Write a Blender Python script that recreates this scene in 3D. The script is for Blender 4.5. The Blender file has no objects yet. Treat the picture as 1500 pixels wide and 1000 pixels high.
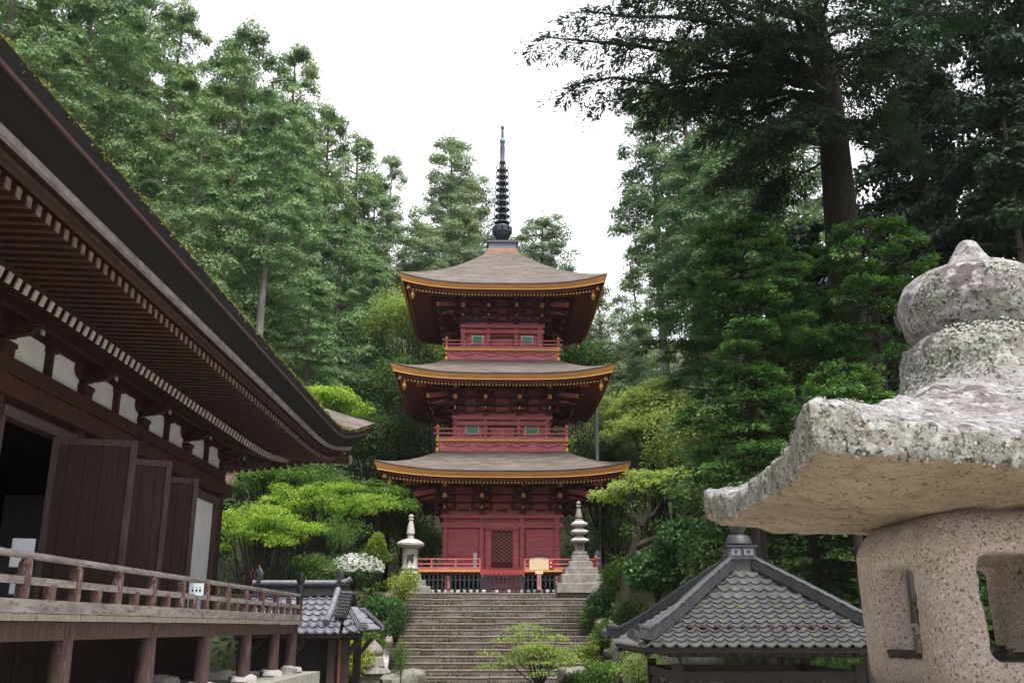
import bpy, math, random
import numpy as np
from mathutils import Vector, Matrix
R = math.radians
S = bpy.context.scene
COL = S.collection
# ---------------------------------------------------------------- camera, world, sun, exposure
PITCH = 16.62
EYE = 1.6
cd = bpy.data.cameras.new('camera'); cam = bpy.data.objects.new('camera', cd); COL.objects.link(cam)
cam.location = (0, 0, EYE); cam.rotation_euler = (R(90 + PITCH), 0, 0)
cd.sensor_width = 36; cd.lens = 33.6; cd.clip_start = .05; cd.clip_end = 3000
S.camera = cam
SUN = Vector((.22, -.42, 1.0)).normalized()
w = bpy.data.worlds.new('World'); S.world = w; w.use_nodes = True
nt = w.node_tree; bg = nt.nodes['Background']
sky = nt.nodes.new('ShaderNodeTexSky'); sky.sky_type = 'NISHITA'; sky.sun_disc = False
sky.sun_elevation = math.asin(SUN.z); sky.sun_rotation = math.atan2(SUN.x, SUN.y)
tc = nt.nodes.new('ShaderNodeTexCoord')
cl = nt.nodes.new('ShaderNodeTexNoise'); cl.inputs['Scale'].default_value = 1.6; cl.inputs['Detail'].default_value = 5
cr = nt.nodes.new('ShaderNodeValToRGB')                       # bright overcast layer over the clear sky
cr.color_ramp.elements[0].position = .3; cr.color_ramp.elements[0].color = (10.4, 10.8, 11.8, 1)
cr.color_ramp.elements[1].position = .7; cr.color_ramp.elements[1].color = (13.0, 13.0, 13.3, 1)
mx = nt.nodes.new('ShaderNodeMixRGB'); mx.inputs[0].default_value = .9
nt.links.new(tc.outputs['Generated'], cl.inputs['Vector']); nt.links.new(cl.outputs['Fac'], cr.inputs[0])
nt.links.new(sky.outputs[0], mx.inputs[1]); nt.links.new(cr.outputs[0], mx.inputs[2])
nt.links.new(mx.outputs[0], bg.inputs[0]); bg.inputs[1].default_value = .075
sd = bpy.data.lights.new('sun', 'SUN'); sd.energy = 3.6; sd.angle = R(18); sd.color = (1, .96, .9)
so = bpy.data.objects.new('sun', sd); COL.objects.link(so); so.rotation_euler = SUN.to_track_quat('Z', 'Y').to_euler()
so.location = (0, 0, 60)
S.view_settings.view_transform = 'Standard'; S.view_settings.look = 'None'
S.view_settings.exposure = 1.1; S.view_settings.gamma = 1
S.cycles.max_bounces = 7; S.cycles.diffuse_bounces = 4; S.cycles.transmission_bounces = 4
S.cycles.glossy_bounces = 3; S.cycles.caustics_reflective = False; S.cycles.caustics_refractive = False
S.cycles.sample_clamp_indirect = 4

# ---------------------------------------------------------------- helpers
FP = 1400.0; _t = R(PITCH); _c, _s = math.cos(_t), math.sin(_t)
def at(px, py, Y):
    """world point seen at photo pixel (px, py) at distance Y in front of the camera"""
    u = (px - 750) / FP; v = (500 - py) / FP
    k = Y / (_c - v * _s)
    return Vector((u * k, Y, EYE + (_s + v * _c) * k))

def wm(o):
    m = o.matrix_basis.copy()
    return wm(o.parent) @ m if o.parent else m

def tag(o, label=None, cat=None, group=None, kind=None):
    if label: o['label'] = label
    if cat: o['category'] = cat
    if group: o['group'] = group
    if kind: o['kind'] = kind
    return o

def thing(name, label, cat, loc=(0, 0, 0), rotz=0, group=None, scale=None):
    o = bpy.data.objects.new(name, None); COL.objects.link(o)
    o.location = loc; o.rotation_euler = (0, 0, rotz); o.empty_display_size = .2
    if scale: o.scale = scale
    return tag(o, label, cat, group)

class MB:
    """collects shapes, links them as ONE mesh object"""
    def __init__(s): s.v = []; s.f = []; s.mi = []; s.M = None; s.m = 0
    def add(s, vs, fs):
        b = len(s.v)
        if s.M is not None: vs = [s.M @ Vector(p) for p in vs]
        s.v += [tuple(p) for p in vs]; s.f += [tuple(b + i for i in q) for q in fs]; s.mi += [s.m] * len(fs)
        return s
    def box(s, c, d, rz=0, taper=1.0, ch=0):
        """centre, full size; taper scales the top; ch chamfers the vertical edges and the top rim"""
        x, y, z = d[0] / 2, d[1] / 2, d[2] / 2; cs, sn = math.cos(rz), math.sin(rz)
        def ring(k, zz, e):
            X, Y = x * k, y * k
            if ch:
                q = min(ch, X * .45, Y * .45) ; X -= e; Y -= e
                pts = [(-X + q, -Y), (X - q, -Y), (X, -Y + q), (X, Y - q), (X - q, Y), (-X + q, Y), (-X, Y - q), (-X, -Y + q)]
            else: pts = [(-X, -Y), (X, -Y), (X, Y), (-X, Y)]
            return [(c[0] + a * cs - b * sn, c[1] + a * sn + b * cs, c[2] + zz) for a, b in pts]
        if ch:
            rs = [ring(1, -z, 0), ring(taper, z - ch, 0), ring(taper, z, ch * .8)]
        else: rs = [ring(1, -z, 0), ring(taper, z, 0)]
        n = len(rs[0]); vs = sum(rs, []); fs = [tuple(range(n - 1, -1, -1)), tuple(range(len(vs) - n, len(vs)))]
        for k in range(len(rs) - 1):
            for i in range(n): fs.append((k * n + i, k * n + (i + 1) % n, (k + 1) * n + (i + 1) % n, (k + 1) * n + i))
        return s.add(vs, fs)
    def beam(s, a, b, w, h, up=(0, 0, 1), w2=None, h2=None):
        a = Vector(a); b = Vector(b); d = (b - a).normalized(); up = Vector(up)
        if abs(d.dot(up)) > .99: up = Vector((0, 1, 0))
        sd_ = d.cross(up).normalized(); u = sd_.cross(d)
        vs = []
        for p, ww, hh in ((a, w, h), (b, w2 or w, h2 or h)):
            for i, j in ((-1, -1), (1, -1), (1, 1), (-1, 1)): vs.append(p + sd_ * (i * ww / 2) + u * (j * hh / 2))
        return s.add(vs, [(3, 2, 1, 0), (4, 5, 6, 7), (0, 1, 5, 4), (1, 2, 6, 5), (2, 3, 7, 6), (3, 0, 4, 7)])
    def tube(s, pts, rad, n=8, cap=True):
        pts = [Vector(p) for p in pts]
        if not hasattr(rad, '__len__'): rad = [rad] * len(pts)
        vs = []; fs = []; ref = None
        for i, p in enumerate(pts):
            d = (pts[min(i + 1, len(pts) - 1)] - pts[max(i - 1, 0)]).normalized()
            if ref is None: ref = Vector((1, 0, 0)) if abs(d.x) < .8 else Vector((0, 1, 0))
            x = (ref - d * ref.dot(d)).normalized(); ref = x; y = d.cross(x)
            for k in range(n):
                a = 2 * math.pi * k / n; vs.append(p + (x * math.cos(a) + y * math.sin(a)) * rad[i])
        for i in range(len(pts) - 1):
            for k in range(n): fs.append((i * n + k, i * n + (k + 1) % n, (i + 1) * n + (k + 1) % n, (i + 1) * n + k))
        if cap: fs += [tuple(range(n - 1, -1, -1)), tuple(range((len(pts) - 1) * n, len(pts) * n))]
        return s.add(vs, fs)
    def lathe(s, prof, c=(0, 0, 0), n=16, rot=0, sq=False):
        """prof: (radius, z) from bottom to top"""
        vs = []; fs = []
        for r, z in prof:
            for k in range(n):
                a = 2 * math.pi * k / n + rot; vs.append((c[0] + r * math.cos(a), c[1] + r * math.sin(a), c[2] + z))
        m = len(prof)
        for i in range(m - 1):
            for k in range(n): fs.append((i * n + k, i * n + (k + 1) % n, (i + 1) * n + (k + 1) % n, (i + 1) * n + k))
        fs += [tuple(range(n - 1, -1, -1)), tuple(range((m - 1) * n, m * n))]
        return s.add(vs, fs)
    def grid(s, P):
        """P[i][j] points"""
        n = len(P); m = len(P[0]); vs = [p for r in P for p in r]
        return s.add(vs, [(i * m + j, (i + 1) * m + j, (i + 1) * m + j + 1, i * m + j + 1) for i in range(n - 1) for j in range(m - 1)])
    def build(s, name, mat, parent=None, smooth=False, world=False, bevel=0):
        me = bpy.data.meshes.new(name); vs = s.v
        if parent is not None and world:
            inv = wm(parent).inverted(); vs = [inv @ Vector(p) for p in vs]
        me.from_pydata(vs, [], s.f); me.validate()
        mats = mat if isinstance(mat, (list, tuple)) else [mat]
        for m in mats: me.materials.append(m)
        if len(mats) > 1 and len(me.polygons) == len(s.mi): me.polygons.foreach_set('material_index', s.mi)
        o = bpy.data.objects.new(name, me); COL.objects.link(o)
        if parent is not None: o.parent = parent
        if smooth: shade(me)
        if bevel:
            b = o.modifiers.new('bevel', 'BEVEL'); b.width = bevel; b.segments = 2; b.limit_method = 'ANGLE'; b.angle_limit = R(40)
        return o

def shade(me, ang=40):
    me.polygons.foreach_set('use_smooth', [True] * len(me.polygons))
    try: me.set_sharp_from_angle(angle=R(ang))
    except Exception: pass

def npmesh(name, V, Q, mat, parent=None, tint=None, smooth=False):
    """big mesh from numpy arrays (V: n x 3, Q: m x k)"""
    me = bpy.data.meshes.new(name); n, m, k = len(V), len(Q), Q.shape[1]
    me.vertices.add(n); me.vertices.foreach_set('co', np.ascontiguousarray(V, dtype=np.float32).ravel())
    me.loops.add(m * k); me.loops.foreach_set('vertex_index', np.ascontiguousarray(Q, dtype=np.int32).ravel())
    me.polygons.add(m); me.polygons.foreach_set('loop_start', np.arange(0, m * k, k, dtype=np.int32))
    if tint is not None:
        a = me.attributes.new('tint', 'FLOAT', 'FACE'); a.data.foreach_set('value', np.ascontiguousarray(tint, dtype=np.float32))
    me.update(calc_edges=True)
    if smooth: me.polygons.foreach_set('use_smooth', [True] * m)
    for mm in (mat if isinstance(mat, (list, tuple)) else [mat]): me.materials.append(mm)
    o = bpy.data.objects.new(name, me); COL.objects.link(o)
    if parent is not None: o.parent = parent
    return o

# ---------------------------------------------------------------- materials
def mat(name, c1, c2=None, scale=4, rough=.8, bump=0, bscale=40, c3=None, stretch=(1, 1, 1), detail=6, lo=.35, hi=.65, spec=.3, metal=0, extra=None):
    m = bpy.data.materials.new(name); m.use_nodes = True; t = m.node_tree; b = t.nodes['Principled BSDF']
    N = t.nodes.new; L = t.links.new
    b.inputs['Roughness'].default_value = rough; b.inputs['Specular IOR Level'].default_value = spec; b.inputs['Metallic'].default_value = metal
    tcn = N('ShaderNodeTexCoord'); mp = N('ShaderNodeMapping'); mp.inputs['Scale'].default_value = stretch
    L(tcn.outputs['Object'], mp.inputs[0])
    c2 = c2 or tuple(x * .7 for x in c1)
    nz = N('ShaderNodeTexNoise'); nz.inputs['Scale'].default_value = scale; nz.inputs['Detail'].default_value = detail; nz.inputs['Roughness'].default_value = .65
    L(mp.outputs[0], nz.inputs['Vector'])
    rp = N('ShaderNodeValToRGB'); rp.color_ramp.elements[0].position = lo; rp.color_ramp.elements[1].position = hi
    rp.color_ramp.elements[0].color = (*c1, 1); rp.color_ramp.elements[1].color = (*c2, 1)
    L(nz.outputs['Fac'], rp.inputs[0]); out = rp.outputs[0]
    if c3:
        n2 = N('ShaderNodeTexNoise'); n2.inputs['Scale'].default_value = scale * 3.7; n2.inputs['Detail'].default_value = 8; n2.inputs['Roughness'].default_value = .7
        L(mp.outputs[0], n2.inputs['Vector'])
        r2 = N('ShaderNodeValToRGB'); r2.color_ramp.elements[0].position = .52; r2.color_ramp.elements[1].position = .64
        L(n2.outputs['Fac'], r2.inputs[0])
        mx_ = N('ShaderNodeMixRGB'); mx_.inputs[2].default_value = (*c3, 1); L(r2.outputs[0], mx_.inputs[0]); L(out, mx_.inputs[1]); out = mx_.outputs[0]
    if extra: out = extra(t, mp.outputs[0], out)
    L(out, b.inputs['Base Color'])
    if bump:
        n3 = N('ShaderNodeTexNoise'); n3.inputs['Scale'].default_value = bscale; n3.inputs['Detail'].default_value = 6; n3.inputs['Roughness'].default_value = .7
        L(mp.outputs[0], n3.inputs['Vector'])
        bp = N('ShaderNodeBump'); bp.inputs['Strength'].default_value = bump; bp.inputs['Distance'].default_value = .02
        L(n3.outputs['Fac'], bp.inputs['Height']); L(bp.outputs[0], b.inputs['Normal'])
    return m

def speckle(col, scale, lo, hi, amt=1.0, nmask=None):
    """dark mineral grains"""
    def f(t, vec, out):
        N = t.nodes.new; L = t.links.new
        v = N('ShaderNodeTexNoise'); v.inputs['Scale'].default_value = scale; v.inputs['Detail'].default_value = 3; v.inputs['Roughness'].default_value = .6
        L(vec, v.inputs['Vector'])
        r = N('ShaderNodeValToRGB'); r.color_ramp.elements[0].position = lo; r.color_ramp.elements[1].position = hi
        r.color_ramp.elements[1].color = (amt, amt, amt, 1)
        L(v.outputs['Fac'], r.inputs[0])
        m_ = N('ShaderNodeMixRGB'); m_.inputs[2].default_value = (*col, 1)
        L(r.outputs[0], m_.inputs[0]); L(out, m_.inputs[1])
        return m_.outputs[0]
    return f

def both(*fs):
    def f(t, vec, out):
        for g in fs: out = g(t, vec, out)
        return out
    return f

def leafmat(name, c1, c2, trans=.35, tcol=None, rough=.55, var=.15, spec=.12):
    m = bpy.data.materials.new(name); m.use_nodes = True; t = m.node_tree; N = t.nodes.new; L = t.links.new
    b = t.nodes['Principled BSDF']; b.inputs['Roughness'].default_value = rough; b.inputs['Specular IOR Level'].default_value = spec
    a = N('ShaderNodeAttribute'); a.attribute_name = 'tint'
    oi = N('ShaderNodeObjectInfo')
    ad = N('ShaderNodeMath'); ad.operation = 'MULTIPLY_ADD'; ad.inputs[1].default_value = var * 2; L(oi.outputs['Random'], ad.inputs[0])
    sb = N('ShaderNodeMath'); sb.operation = 'SUBTRACT'; sb.inputs[1].default_value = var; L(a.outputs['Fac'], sb.inputs[0]); L(sb.outputs[0], ad.inputs[2])
    rp = N('ShaderNodeValToRGB'); rp.color_ramp.elements[0].color = (*c1, 1); rp.color_ramp.elements[1].color = (*c2, 1)
    L(ad.outputs[0], rp.inputs[0]); L(rp.outputs[0], b.inputs['Base Color'])
    tr = N('ShaderNodeBsdfTranslucent'); ms = N('ShaderNodeMixShader'); ms.inputs[0].default_value = trans
    if tcol:
        mt = N('ShaderNodeMixRGB'); mt.blend_type = 'MULTIPLY'; mt.inputs[0].default_value = 1; mt.inputs[2].default_value = (*tcol, 1)
        L(rp.outputs[0], mt.inputs[1]); L(mt.outputs[0], tr.inputs[0])
    else: L(rp.outputs[0], tr.inputs[0])
    L(b.outputs[0], ms.inputs[1]); L(tr.outputs[0], ms.inputs[2]); L(ms.outputs[0], t.nodes['Material Output'].inputs[0])
    return m

M = {}
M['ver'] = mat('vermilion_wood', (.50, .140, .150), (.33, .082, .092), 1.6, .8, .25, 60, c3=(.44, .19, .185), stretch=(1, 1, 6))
M['verm'] = mat('shaded_rafter_vermilion', (.200, .048, .052), (.140, .034, .038), 3, .75, .12, 60)  # same red as the walls, darkened to paint the shade on the rafters
M['verd'] = mat('dark_vermilion_wood', (.090, .020, .020), (.055, .013, .014), 3, .75, .12, 60)  # dark red trim; shade under the eaves is put into this colour
M['verb'] = mat('bright_vermilion', (.36, .035, .032), (.30, .03, .028), 3, .6)
M['orange'] = mat('orange_eave_board', (.56, .25, .075), (.46, .19, .058), 2.2, .6, .05, 60, stretch=(1, 1, 5))
M['yellow'] = mat('ochre_yellow_paint', (.60, .33, .08), (.5, .26, .06), 5, .6)
M['gold'] = mat('gilt_bronze', (.75, .44, .09), (.6, .32, .06), 6, .42, metal=.5)
M['bark'] = mat('cypress_bark_shingle', (.150, .122, .114), (.050, .042, .040), 1.1, .95, .6, 70, c3=(.17, .13, .112), stretch=(1, 1, 9), lo=.34, hi=.66, extra=speckle((.075, .078, .045), .55, .52, .66, .5))
M['green'] = mat('green_lattice_paint', (.03, .40, .26), (.025, .34, .21), 8, .6)
M['white'] = mat('white_plaster', (.62, .62, .63), (.54, .54, .56), 2.5, .9)
M['whitep'] = mat('white_paint', (.72, .72, .70), (.6, .6, .58), 8, .7)
M['copper'] = mat('brown_copper_band', (.34, .165, .11), (.25, .12, .085), 4, .6)
M['bronze'] = mat('dark_bronze', (.055, .062, .085), (.035, .040, .055), 7, .5, metal=.4)
M['verdigris'] = mat('verdigris_bronze', (.16, .25, .26), (.10, .16, .18), 9, .6, metal=.2)
M['greybox'] = mat('grey_metal_sheet', (.16, .165, .19), (.12, .12, .15), 7, .55, stretch=(1, 1, .3))
M['iron'] = mat('black_paint', (.014, .017, .021), (.022, .026, .031), 9, .5)
M['stair'] = mat('stair_granite', (.195, .158, .142), (.105, .085, .077), 1.7, .9, .4, 26, c3=(.085, .072, .062), extra=speckle((.10, .115, .055), 1.2, .55, .66, .6))
M['stair2'] = mat('lit_tread_granite', (.205, .167, .15), (.125, .102, .09), 2.3, .9, .4, 26, c3=(.13, .11, .10))  # tread tone lightened to paint the lit edge of each step
M['stair3'] = mat('brown_stair_granite', (.155, .122, .106), (.085, .070, .060), 1.9, .9, .4, 26, c3=(.07, .068, .038))
M['stone'] = mat('weathered_stone', (.25, .23, .215), (.145, .132, .122), 3, .9, .5, 30, c3=(.095, .092, .07))
M['stonew'] = mat('pale_lichened_stone', (.50, .47, .44), (.33, .30, .28), 7, .9, .35, 50, c3=(.17, .15, .13))
M['rock'] = mat('mossy_rock', (.21, .20, .17), (.11, .105, .085), 2.5, .95, .6, 14, c3=(.075, .085, .028))
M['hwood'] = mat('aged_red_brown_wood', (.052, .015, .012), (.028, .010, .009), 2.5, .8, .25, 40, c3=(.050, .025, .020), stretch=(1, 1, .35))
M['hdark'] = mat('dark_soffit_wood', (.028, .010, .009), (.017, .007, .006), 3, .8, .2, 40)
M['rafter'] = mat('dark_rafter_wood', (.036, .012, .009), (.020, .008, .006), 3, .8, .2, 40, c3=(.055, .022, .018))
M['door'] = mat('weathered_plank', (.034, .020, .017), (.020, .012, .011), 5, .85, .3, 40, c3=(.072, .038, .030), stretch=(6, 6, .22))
M['frame'] = mat('grey_weathered_frame', (.085, .062, .056), (.045, .028, .024), 6, .85, .3, 50, stretch=(5, 5, .4))
M['rail'] = mat('weathered_rail_wood', (.26, .24, .232), (.135, .115, .110), 5, .85, .3, 40, c3=(.10, .052, .044), stretch=(1, .25, 1))
M['railred'] = mat('red_faded_rail_wood', (.125, .068, .062), (.075, .034, .030), 4, .85, .3, 40, c3=(.25, .21, .20), stretch=(1, 1, .5))
M['floorb'] = mat('bleached_plank_ends', (.28, .245, .20), (.13, .10, .08), 9, .9, .5, 40, stretch=(1, 7, .3))
M['hpost'] = mat('veranda_post_wood', (.075, .043, .039), (.040, .023, .021), 4, .85, .3, 40, c3=(.12, .085, .08), stretch=(4, 4, .35))
M['raftend'] = mat('white_rafter_end', (.38, .35, .31), (.24, .205, .18), 12, .8)
M['raftend2'] = mat('faded_rafter_end', (.16, .115, .10), (.08, .045, .04), 12, .8)
M['strip'] = mat('bleached_eave_strip', (.25, .225, .225), (.12, .10, .10), 7, .85, .2, 50, stretch=(1, .5, 1))
M['barkdark'] = mat('cut_bark_edge', (.008, .0065, .006), (.005, .0042, .004), 3, .98, .6, 60, stretch=(1, .4, 6))
M['redline'] = mat('reddish_bark_line', (.060, .028, .024), (.035, .018, .016), 4, .9)
M['moss'] = mat('roof_moss', (.135, .14, .030), (.075, .085, .02), 6, 1, .8, 50)
M['tile'] = mat('grey_roof_tile', (.070, .068, .075), (.034, .033, .036), 2.2, .45, .2, 60, c3=(.080, .088, .050), lo=.3, hi=.7, spec=.5)
M['tileb'] = mat('blue_grey_roof_tile', (.17, .17, .20), (.10, .10, .12), 4, .38, .1, 60, spec=.5)
M['ridge'] = mat('ridge_tile', (.022, .024, .029), (.011, .012, .015), 5, .5, .2, 50, c3=(.042, .046, .042), spec=.5)
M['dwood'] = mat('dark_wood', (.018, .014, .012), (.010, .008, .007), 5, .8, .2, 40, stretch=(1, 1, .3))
M['dkbr'] = mat('brown_post_wood', (.050, .033, .028), (.028, .019, .017), 5, .8, .2, 40, stretch=(1, 1, .3))
M['paper'] = mat('paper', (.66, .66, .70), (.62, .62, .66), 10, .8)
M['signb'] = mat('sign_board_wood', (.60, .47, .30), (.55, .42, .26), 6, .7, stretch=(6, 1, .5))
M['ink'] = mat('ink', (.04, .035, .03), (.03, .028, .025), 10, .8)
M['redink'] = mat('faded_red_ink', (.50, .28, .20), (.48, .25, .18), 10, .8)
M['grey'] = mat('grey_galvanised_pole', (.30, .32, .34), (.22, .235, .25), 6, .5)
M['gravel'] = mat('pale_gravel_yard', (.52, .49, .44), (.40, .37, .33), 2.0, .95, .5, 60, c3=(.25, .23, .2))
M['terr'] = mat('forest_floor', (.050, .046, .026), (.030, .034, .014), 1.4, 1, .6, 5, c3=(.045, .058, .018))
M['concrete'] = mat('platform_stone', (.34, .33, .29), (.22, .215, .185), 3, .9, .4, 30, c3=(.17, .18, .11))
# bark of trunks
M['trunk'] = mat('conifer_trunk_bark', (.115, .095, .080), (.060, .047, .040), 3, .95, .8, 14, stretch=(4, 4, .35))
M['trunkpale'] = mat('pale_grey_trunk_bark', (.28, .255, .235), (.155, .135, .12), 3, .95, .7, 14, stretch=(4, 4, .35))
M['trunkmoss'] = mat('mossy_trunk_bark', (.014, .011, .008), (.008, .007, .005), 2.2, 1, 1, 10, c3=(.030, .029, .006), stretch=(3, 3, .6))
M['twig'] = mat('dark_branch', (.032, .026, .021), (.020, .017, .014), 5, .95)
M['limb'] = mat('mossy_limb', (.034, .029, .020), (.018, .016, .012), 4, 1, .8, 14, c3=(.05, .055, .015))
# foliage
M['cyp'] = leafmat('cypress_foliage', (.088, .152, .072), (.235, .325, .140), .22, (.9, 1.15, .6))
M['cypd'] = leafmat('dark_cypress_foliage', (.070, .130, .065), (.190, .290, .130), .22, (.9, 1.15, .6))
M['far'] = leafmat('haze_paled_foliage', (.12, .175, .10), (.25, .32, .17), .25, (.95, 1.1, .7))  # leaf colour paled to stand in for haze on far trees
M['dark'] = leafmat('shade_darkened_fir_foliage', (.009, .020, .011), (.030, .054, .026), .15, (.8, 1.2, .7))  # leaf colour darkened to carry the shade of the dense canopy
M['fir'] = leafmat('fir_foliage', (.009, .028, .010), (.140, .255, .075), .25, (.8, 1.25, .5))
M['lime'] = leafmat('lime_maple_leaf', (.12, .22, .030), (.31, .43, .070), .42, (1.05, 1.15, .5))
M['mid'] = leafmat('mid_green_leaf', (.050, .105, .026), (.135, .220, .050), .35, (1, 1.15, .5))
M['olive'] = leafmat('yellow_green_leaf', (.17, .225, .06), (.36, .44, .15), .55, (1, 1.1, .6))
M['shrub'] = leafmat('shrub_leaf', (.026, .062, .020), (.080, .140, .040), .3, (1, 1.1, .5))
M['gloss'] = leafmat('glossy_leaf', (.022, .062, .022), (.075, .155, .048), .25, (1, 1.1, .5), rough=.3)
M['yshrub'] = leafmat('yellow_shrub_leaf', (.14, .19, .030), (.30, .36, .055), .4, (1, 1.1, .5))
M['flower'] = leafmat('white_flower', (.62, .62, .58), (.80, .80, .78), .3)
# ---------------------------------------------------------------- ground
def ss(a, b, x):
    t = np.clip((x - a) / (b - a), 0, 1); return t * t * (3 - 2 * t)
def sp(x): return np.where(x > 20, x, np.log1p(np.exp(np.clip(x, -30, 20))))
def ground_z(x, y):
    x = np.asarray(x, float); y = np.asarray(y, float)
    z = -1.0 * ss(9, 13, y)
    corr = ss(-5.6, -4.8, x) * (1 - ss(3.2, 4.0, x))                       # the stairway's cutting
    z = z + (1 - corr) * 3.95 * ss(32.5, 38.5, y) + corr * 3.95 * ss(36.2, 41.4, y)
    back = .62 * sp((y - 55) / 2) * 2
    left = .50 * sp((-x - 12.5) / 1.5) * 1.5 * ss(27, 36, y) + 0
    right = .30 * sp((x - 9) / 2) * 2 * ss(14, 30, y)
    z = z + 46 * np.tanh((back + left + right) / 46)
    return z + .12 * np.sin(x * 1.3 + y * .7) * np.sin(y * 1.1 - x * .4) * ss(30, 36, y) * (1 - ss(-6, -5, x) * (1 - ss(4, 5, x)) * (1 - ss(52, 54, y)))
_d = np.arange(-60, 60.01, .8)
_xs = np.concatenate([[-300, -160, -100, -75], _d, [75, 100, 160, 300]])
_ys = np.concatenate([[-300, -150, -60, -20, 0, 4, 7], np.arange(9, 110, .8), [120, 150, 200, 300]])
_X, _Y = np.meshgrid(_xs, _ys, indexing='ij')
_V = np.stack([_X, _Y, ground_z(_X, _Y)], -1).reshape(-1, 3)
_n, _m = _X.shape; _i, _j = np.meshgrid(np.arange(_n - 1), np.arange(_m - 1), indexing='ij')
_a = (_i * _m + _j).ravel()
_Q = np.stack([_a, _a + _m, _a + _m + 1, _a + 1], -1); _g = npmesh('ground', _V, _Q, [M['terr'], M['gravel']], smooth=True); tag(_g, kind='structure')
_k = _V[_Q].mean(1); _g.data.polygons.foreach_set('material_index', ((_k[:, 1] < 31) & (_k[:, 1] > -40) & (np.abs(_k[:, 0]) < 22)).astype(np.int32))      # raked gravel of the precinct

# ---------------------------------------------------------------- foliage
def unit(v): return v / np.maximum(np.linalg.norm(v, axis=-1, keepdims=True), 1e-6)

class Leaves:
    """gathers small leaf faces"""
    def __init__(s, seed): s.r = np.random.default_rng(seed); s.V = []; s.T = []
    def put(s, c, d, up, L, W, tint, fold=.0):
        d = unit(d); side = unit(np.cross(d, up)); n = len(c)
        L = (L * s.r.uniform(.65, 1.3, n))[:, None]; W = (W * s.r.uniform(.7, 1.25, n))[:, None]
        nn = np.cross(side, d)
        s.V.append(np.stack([c, c + d * L * .45 + side * W * .5 - nn * W * fold, c + d * L, c + d * L * .45 - side * W * .5 - nn * W * fold], 1)); s.T.append(tint)
    def clumps(s, C, rad, n, L, W, tint=None, droop=.3, flat=.5, outw=.6, shell=.5, tj=.22, rad_n=.5, dome=0, rnd=.55, prong=0):
        """ellipsoid clumps of leaves; C (k,3), rad (k,3)"""
        r = s.r; k = len(C); C = np.asarray(C, float); rad = np.broadcast_to(np.asarray(rad, float), (k, 3))
        u = unit(r.normal(size=(k, n, 3))); rr = r.uniform(0, 1, (k, n, 1)) ** shell
        off = u * rr * rad[:, None]; off[..., 2] -= dome * (off[..., 0] ** 2 + off[..., 1] ** 2) / rad[:, None, 0]; P = C[:, None] + off
        d = u * outw + r.normal(size=(k, n, 3)) * rnd; d[..., 2] -= droop
        up = np.array([0, 0, 1.0]) * flat + u * rad_n + r.normal(size=(k, n, 3)) * (1 - flat) * .6
        tb = (r.uniform(.25, .75, k) if tint is None else np.broadcast_to(tint, (k,)))[:, None]
        t = np.clip(tb + r.normal(size=(k, n)) * tj, 0, 1)
        P, d, up, t = P.reshape(-1, 3), d.reshape(-1, 3), up.reshape(-1, 3), t.ravel(); s.put(P, d, up, L, W, t)
        if prong:                                                        # flat forked spray: side shoots leave the middle one
            d = unit(d); sd_ = unit(np.cross(d, up))
            for sg in (-1, 1):
                s.put(P + d * L * .12, d * .78 + sd_ * sg * .62 - [0, 0, .12], up, L * .78, W, np.clip(t + s.r.normal(size=len(t)) * .06, 0, 1))
                if prong > 3: s.put(P + d * L * .45, d * .8 + sd_ * sg * .6 - [0, 0, .15], up, L * .55, W * .9, np.clip(t + .08, 0, 1))
    def fans(s, A, B, width, n, L, W, tint=.5, droop=.15, thick=.04, tip=.95):
        """flat fir sprays: from A to B (k,3), leaves on both sides of each spray; tint paints lit tips and shaded insides"""
        r = s.r; A = np.asarray(A, float); B = np.asarray(B, float); k = len(A)
        ax = B - A; ln = np.linalg.norm(ax, axis=1)[:, None]; ax = ax / np.maximum(ln, 1e-6)
        sd_ = unit(np.cross(ax, np.array([0, 0, 1.0])) + 1e-6); nz = np.cross(sd_, ax)
        t = r.uniform(0, 1, (k, n, 1)); q = r.uniform(-1, 1, (k, n, 1)); q = np.sign(q) * np.abs(q) ** .8
        wd = np.broadcast_to(np.asarray(width, float).reshape(-1, 1), (k, 1))[:, None] * (np.sin(np.clip(t * .85 + .15, 0, 1) * math.pi) ** .7 * .9 + .1)
        # leaves lie on side twigs that leave the axis at about 50 degrees
        P = A[:, None] + ax[:, None] * (t * ln[:, None]) + sd_[:, None] * q * wd + ax[:, None] * np.abs(q) * wd * .6
        P[..., 2] -= (np.abs(q[..., 0]) * wd[..., 0]) ** 1.0 * droop * 1.2 + r.normal(size=(k, n)) * thick
        d = ax[:, None] * .75 + sd_[:, None] * np.sign(q) * .65 + r.normal(size=(k, n, 3)) * .28
        up = nz[:, None] + r.normal(size=(k, n, 3)) * .35
        tb = np.broadcast_to(tint, (k,))[:, None]
        tt = np.clip(tb + r.normal(size=(k, n)) * .16 + tip * (np.maximum(t[..., 0], np.abs(q[..., 0])) - .65), 0, 1)  # light painted into the tint: bright at tips, dark inside
        s.put(P.reshape(-1, 3), d.reshape(-1, 3), up.reshape(-1, 3), L, W, tt.ravel())
    def mesh(s, name, mt, parent=None):
        V = np.concatenate(s.V).reshape(-1, 3); T = np.concatenate(s.T)
        return npmesh(name, V, np.arange(len(V)).reshape(-1, 4), mt, parent, T)

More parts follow.
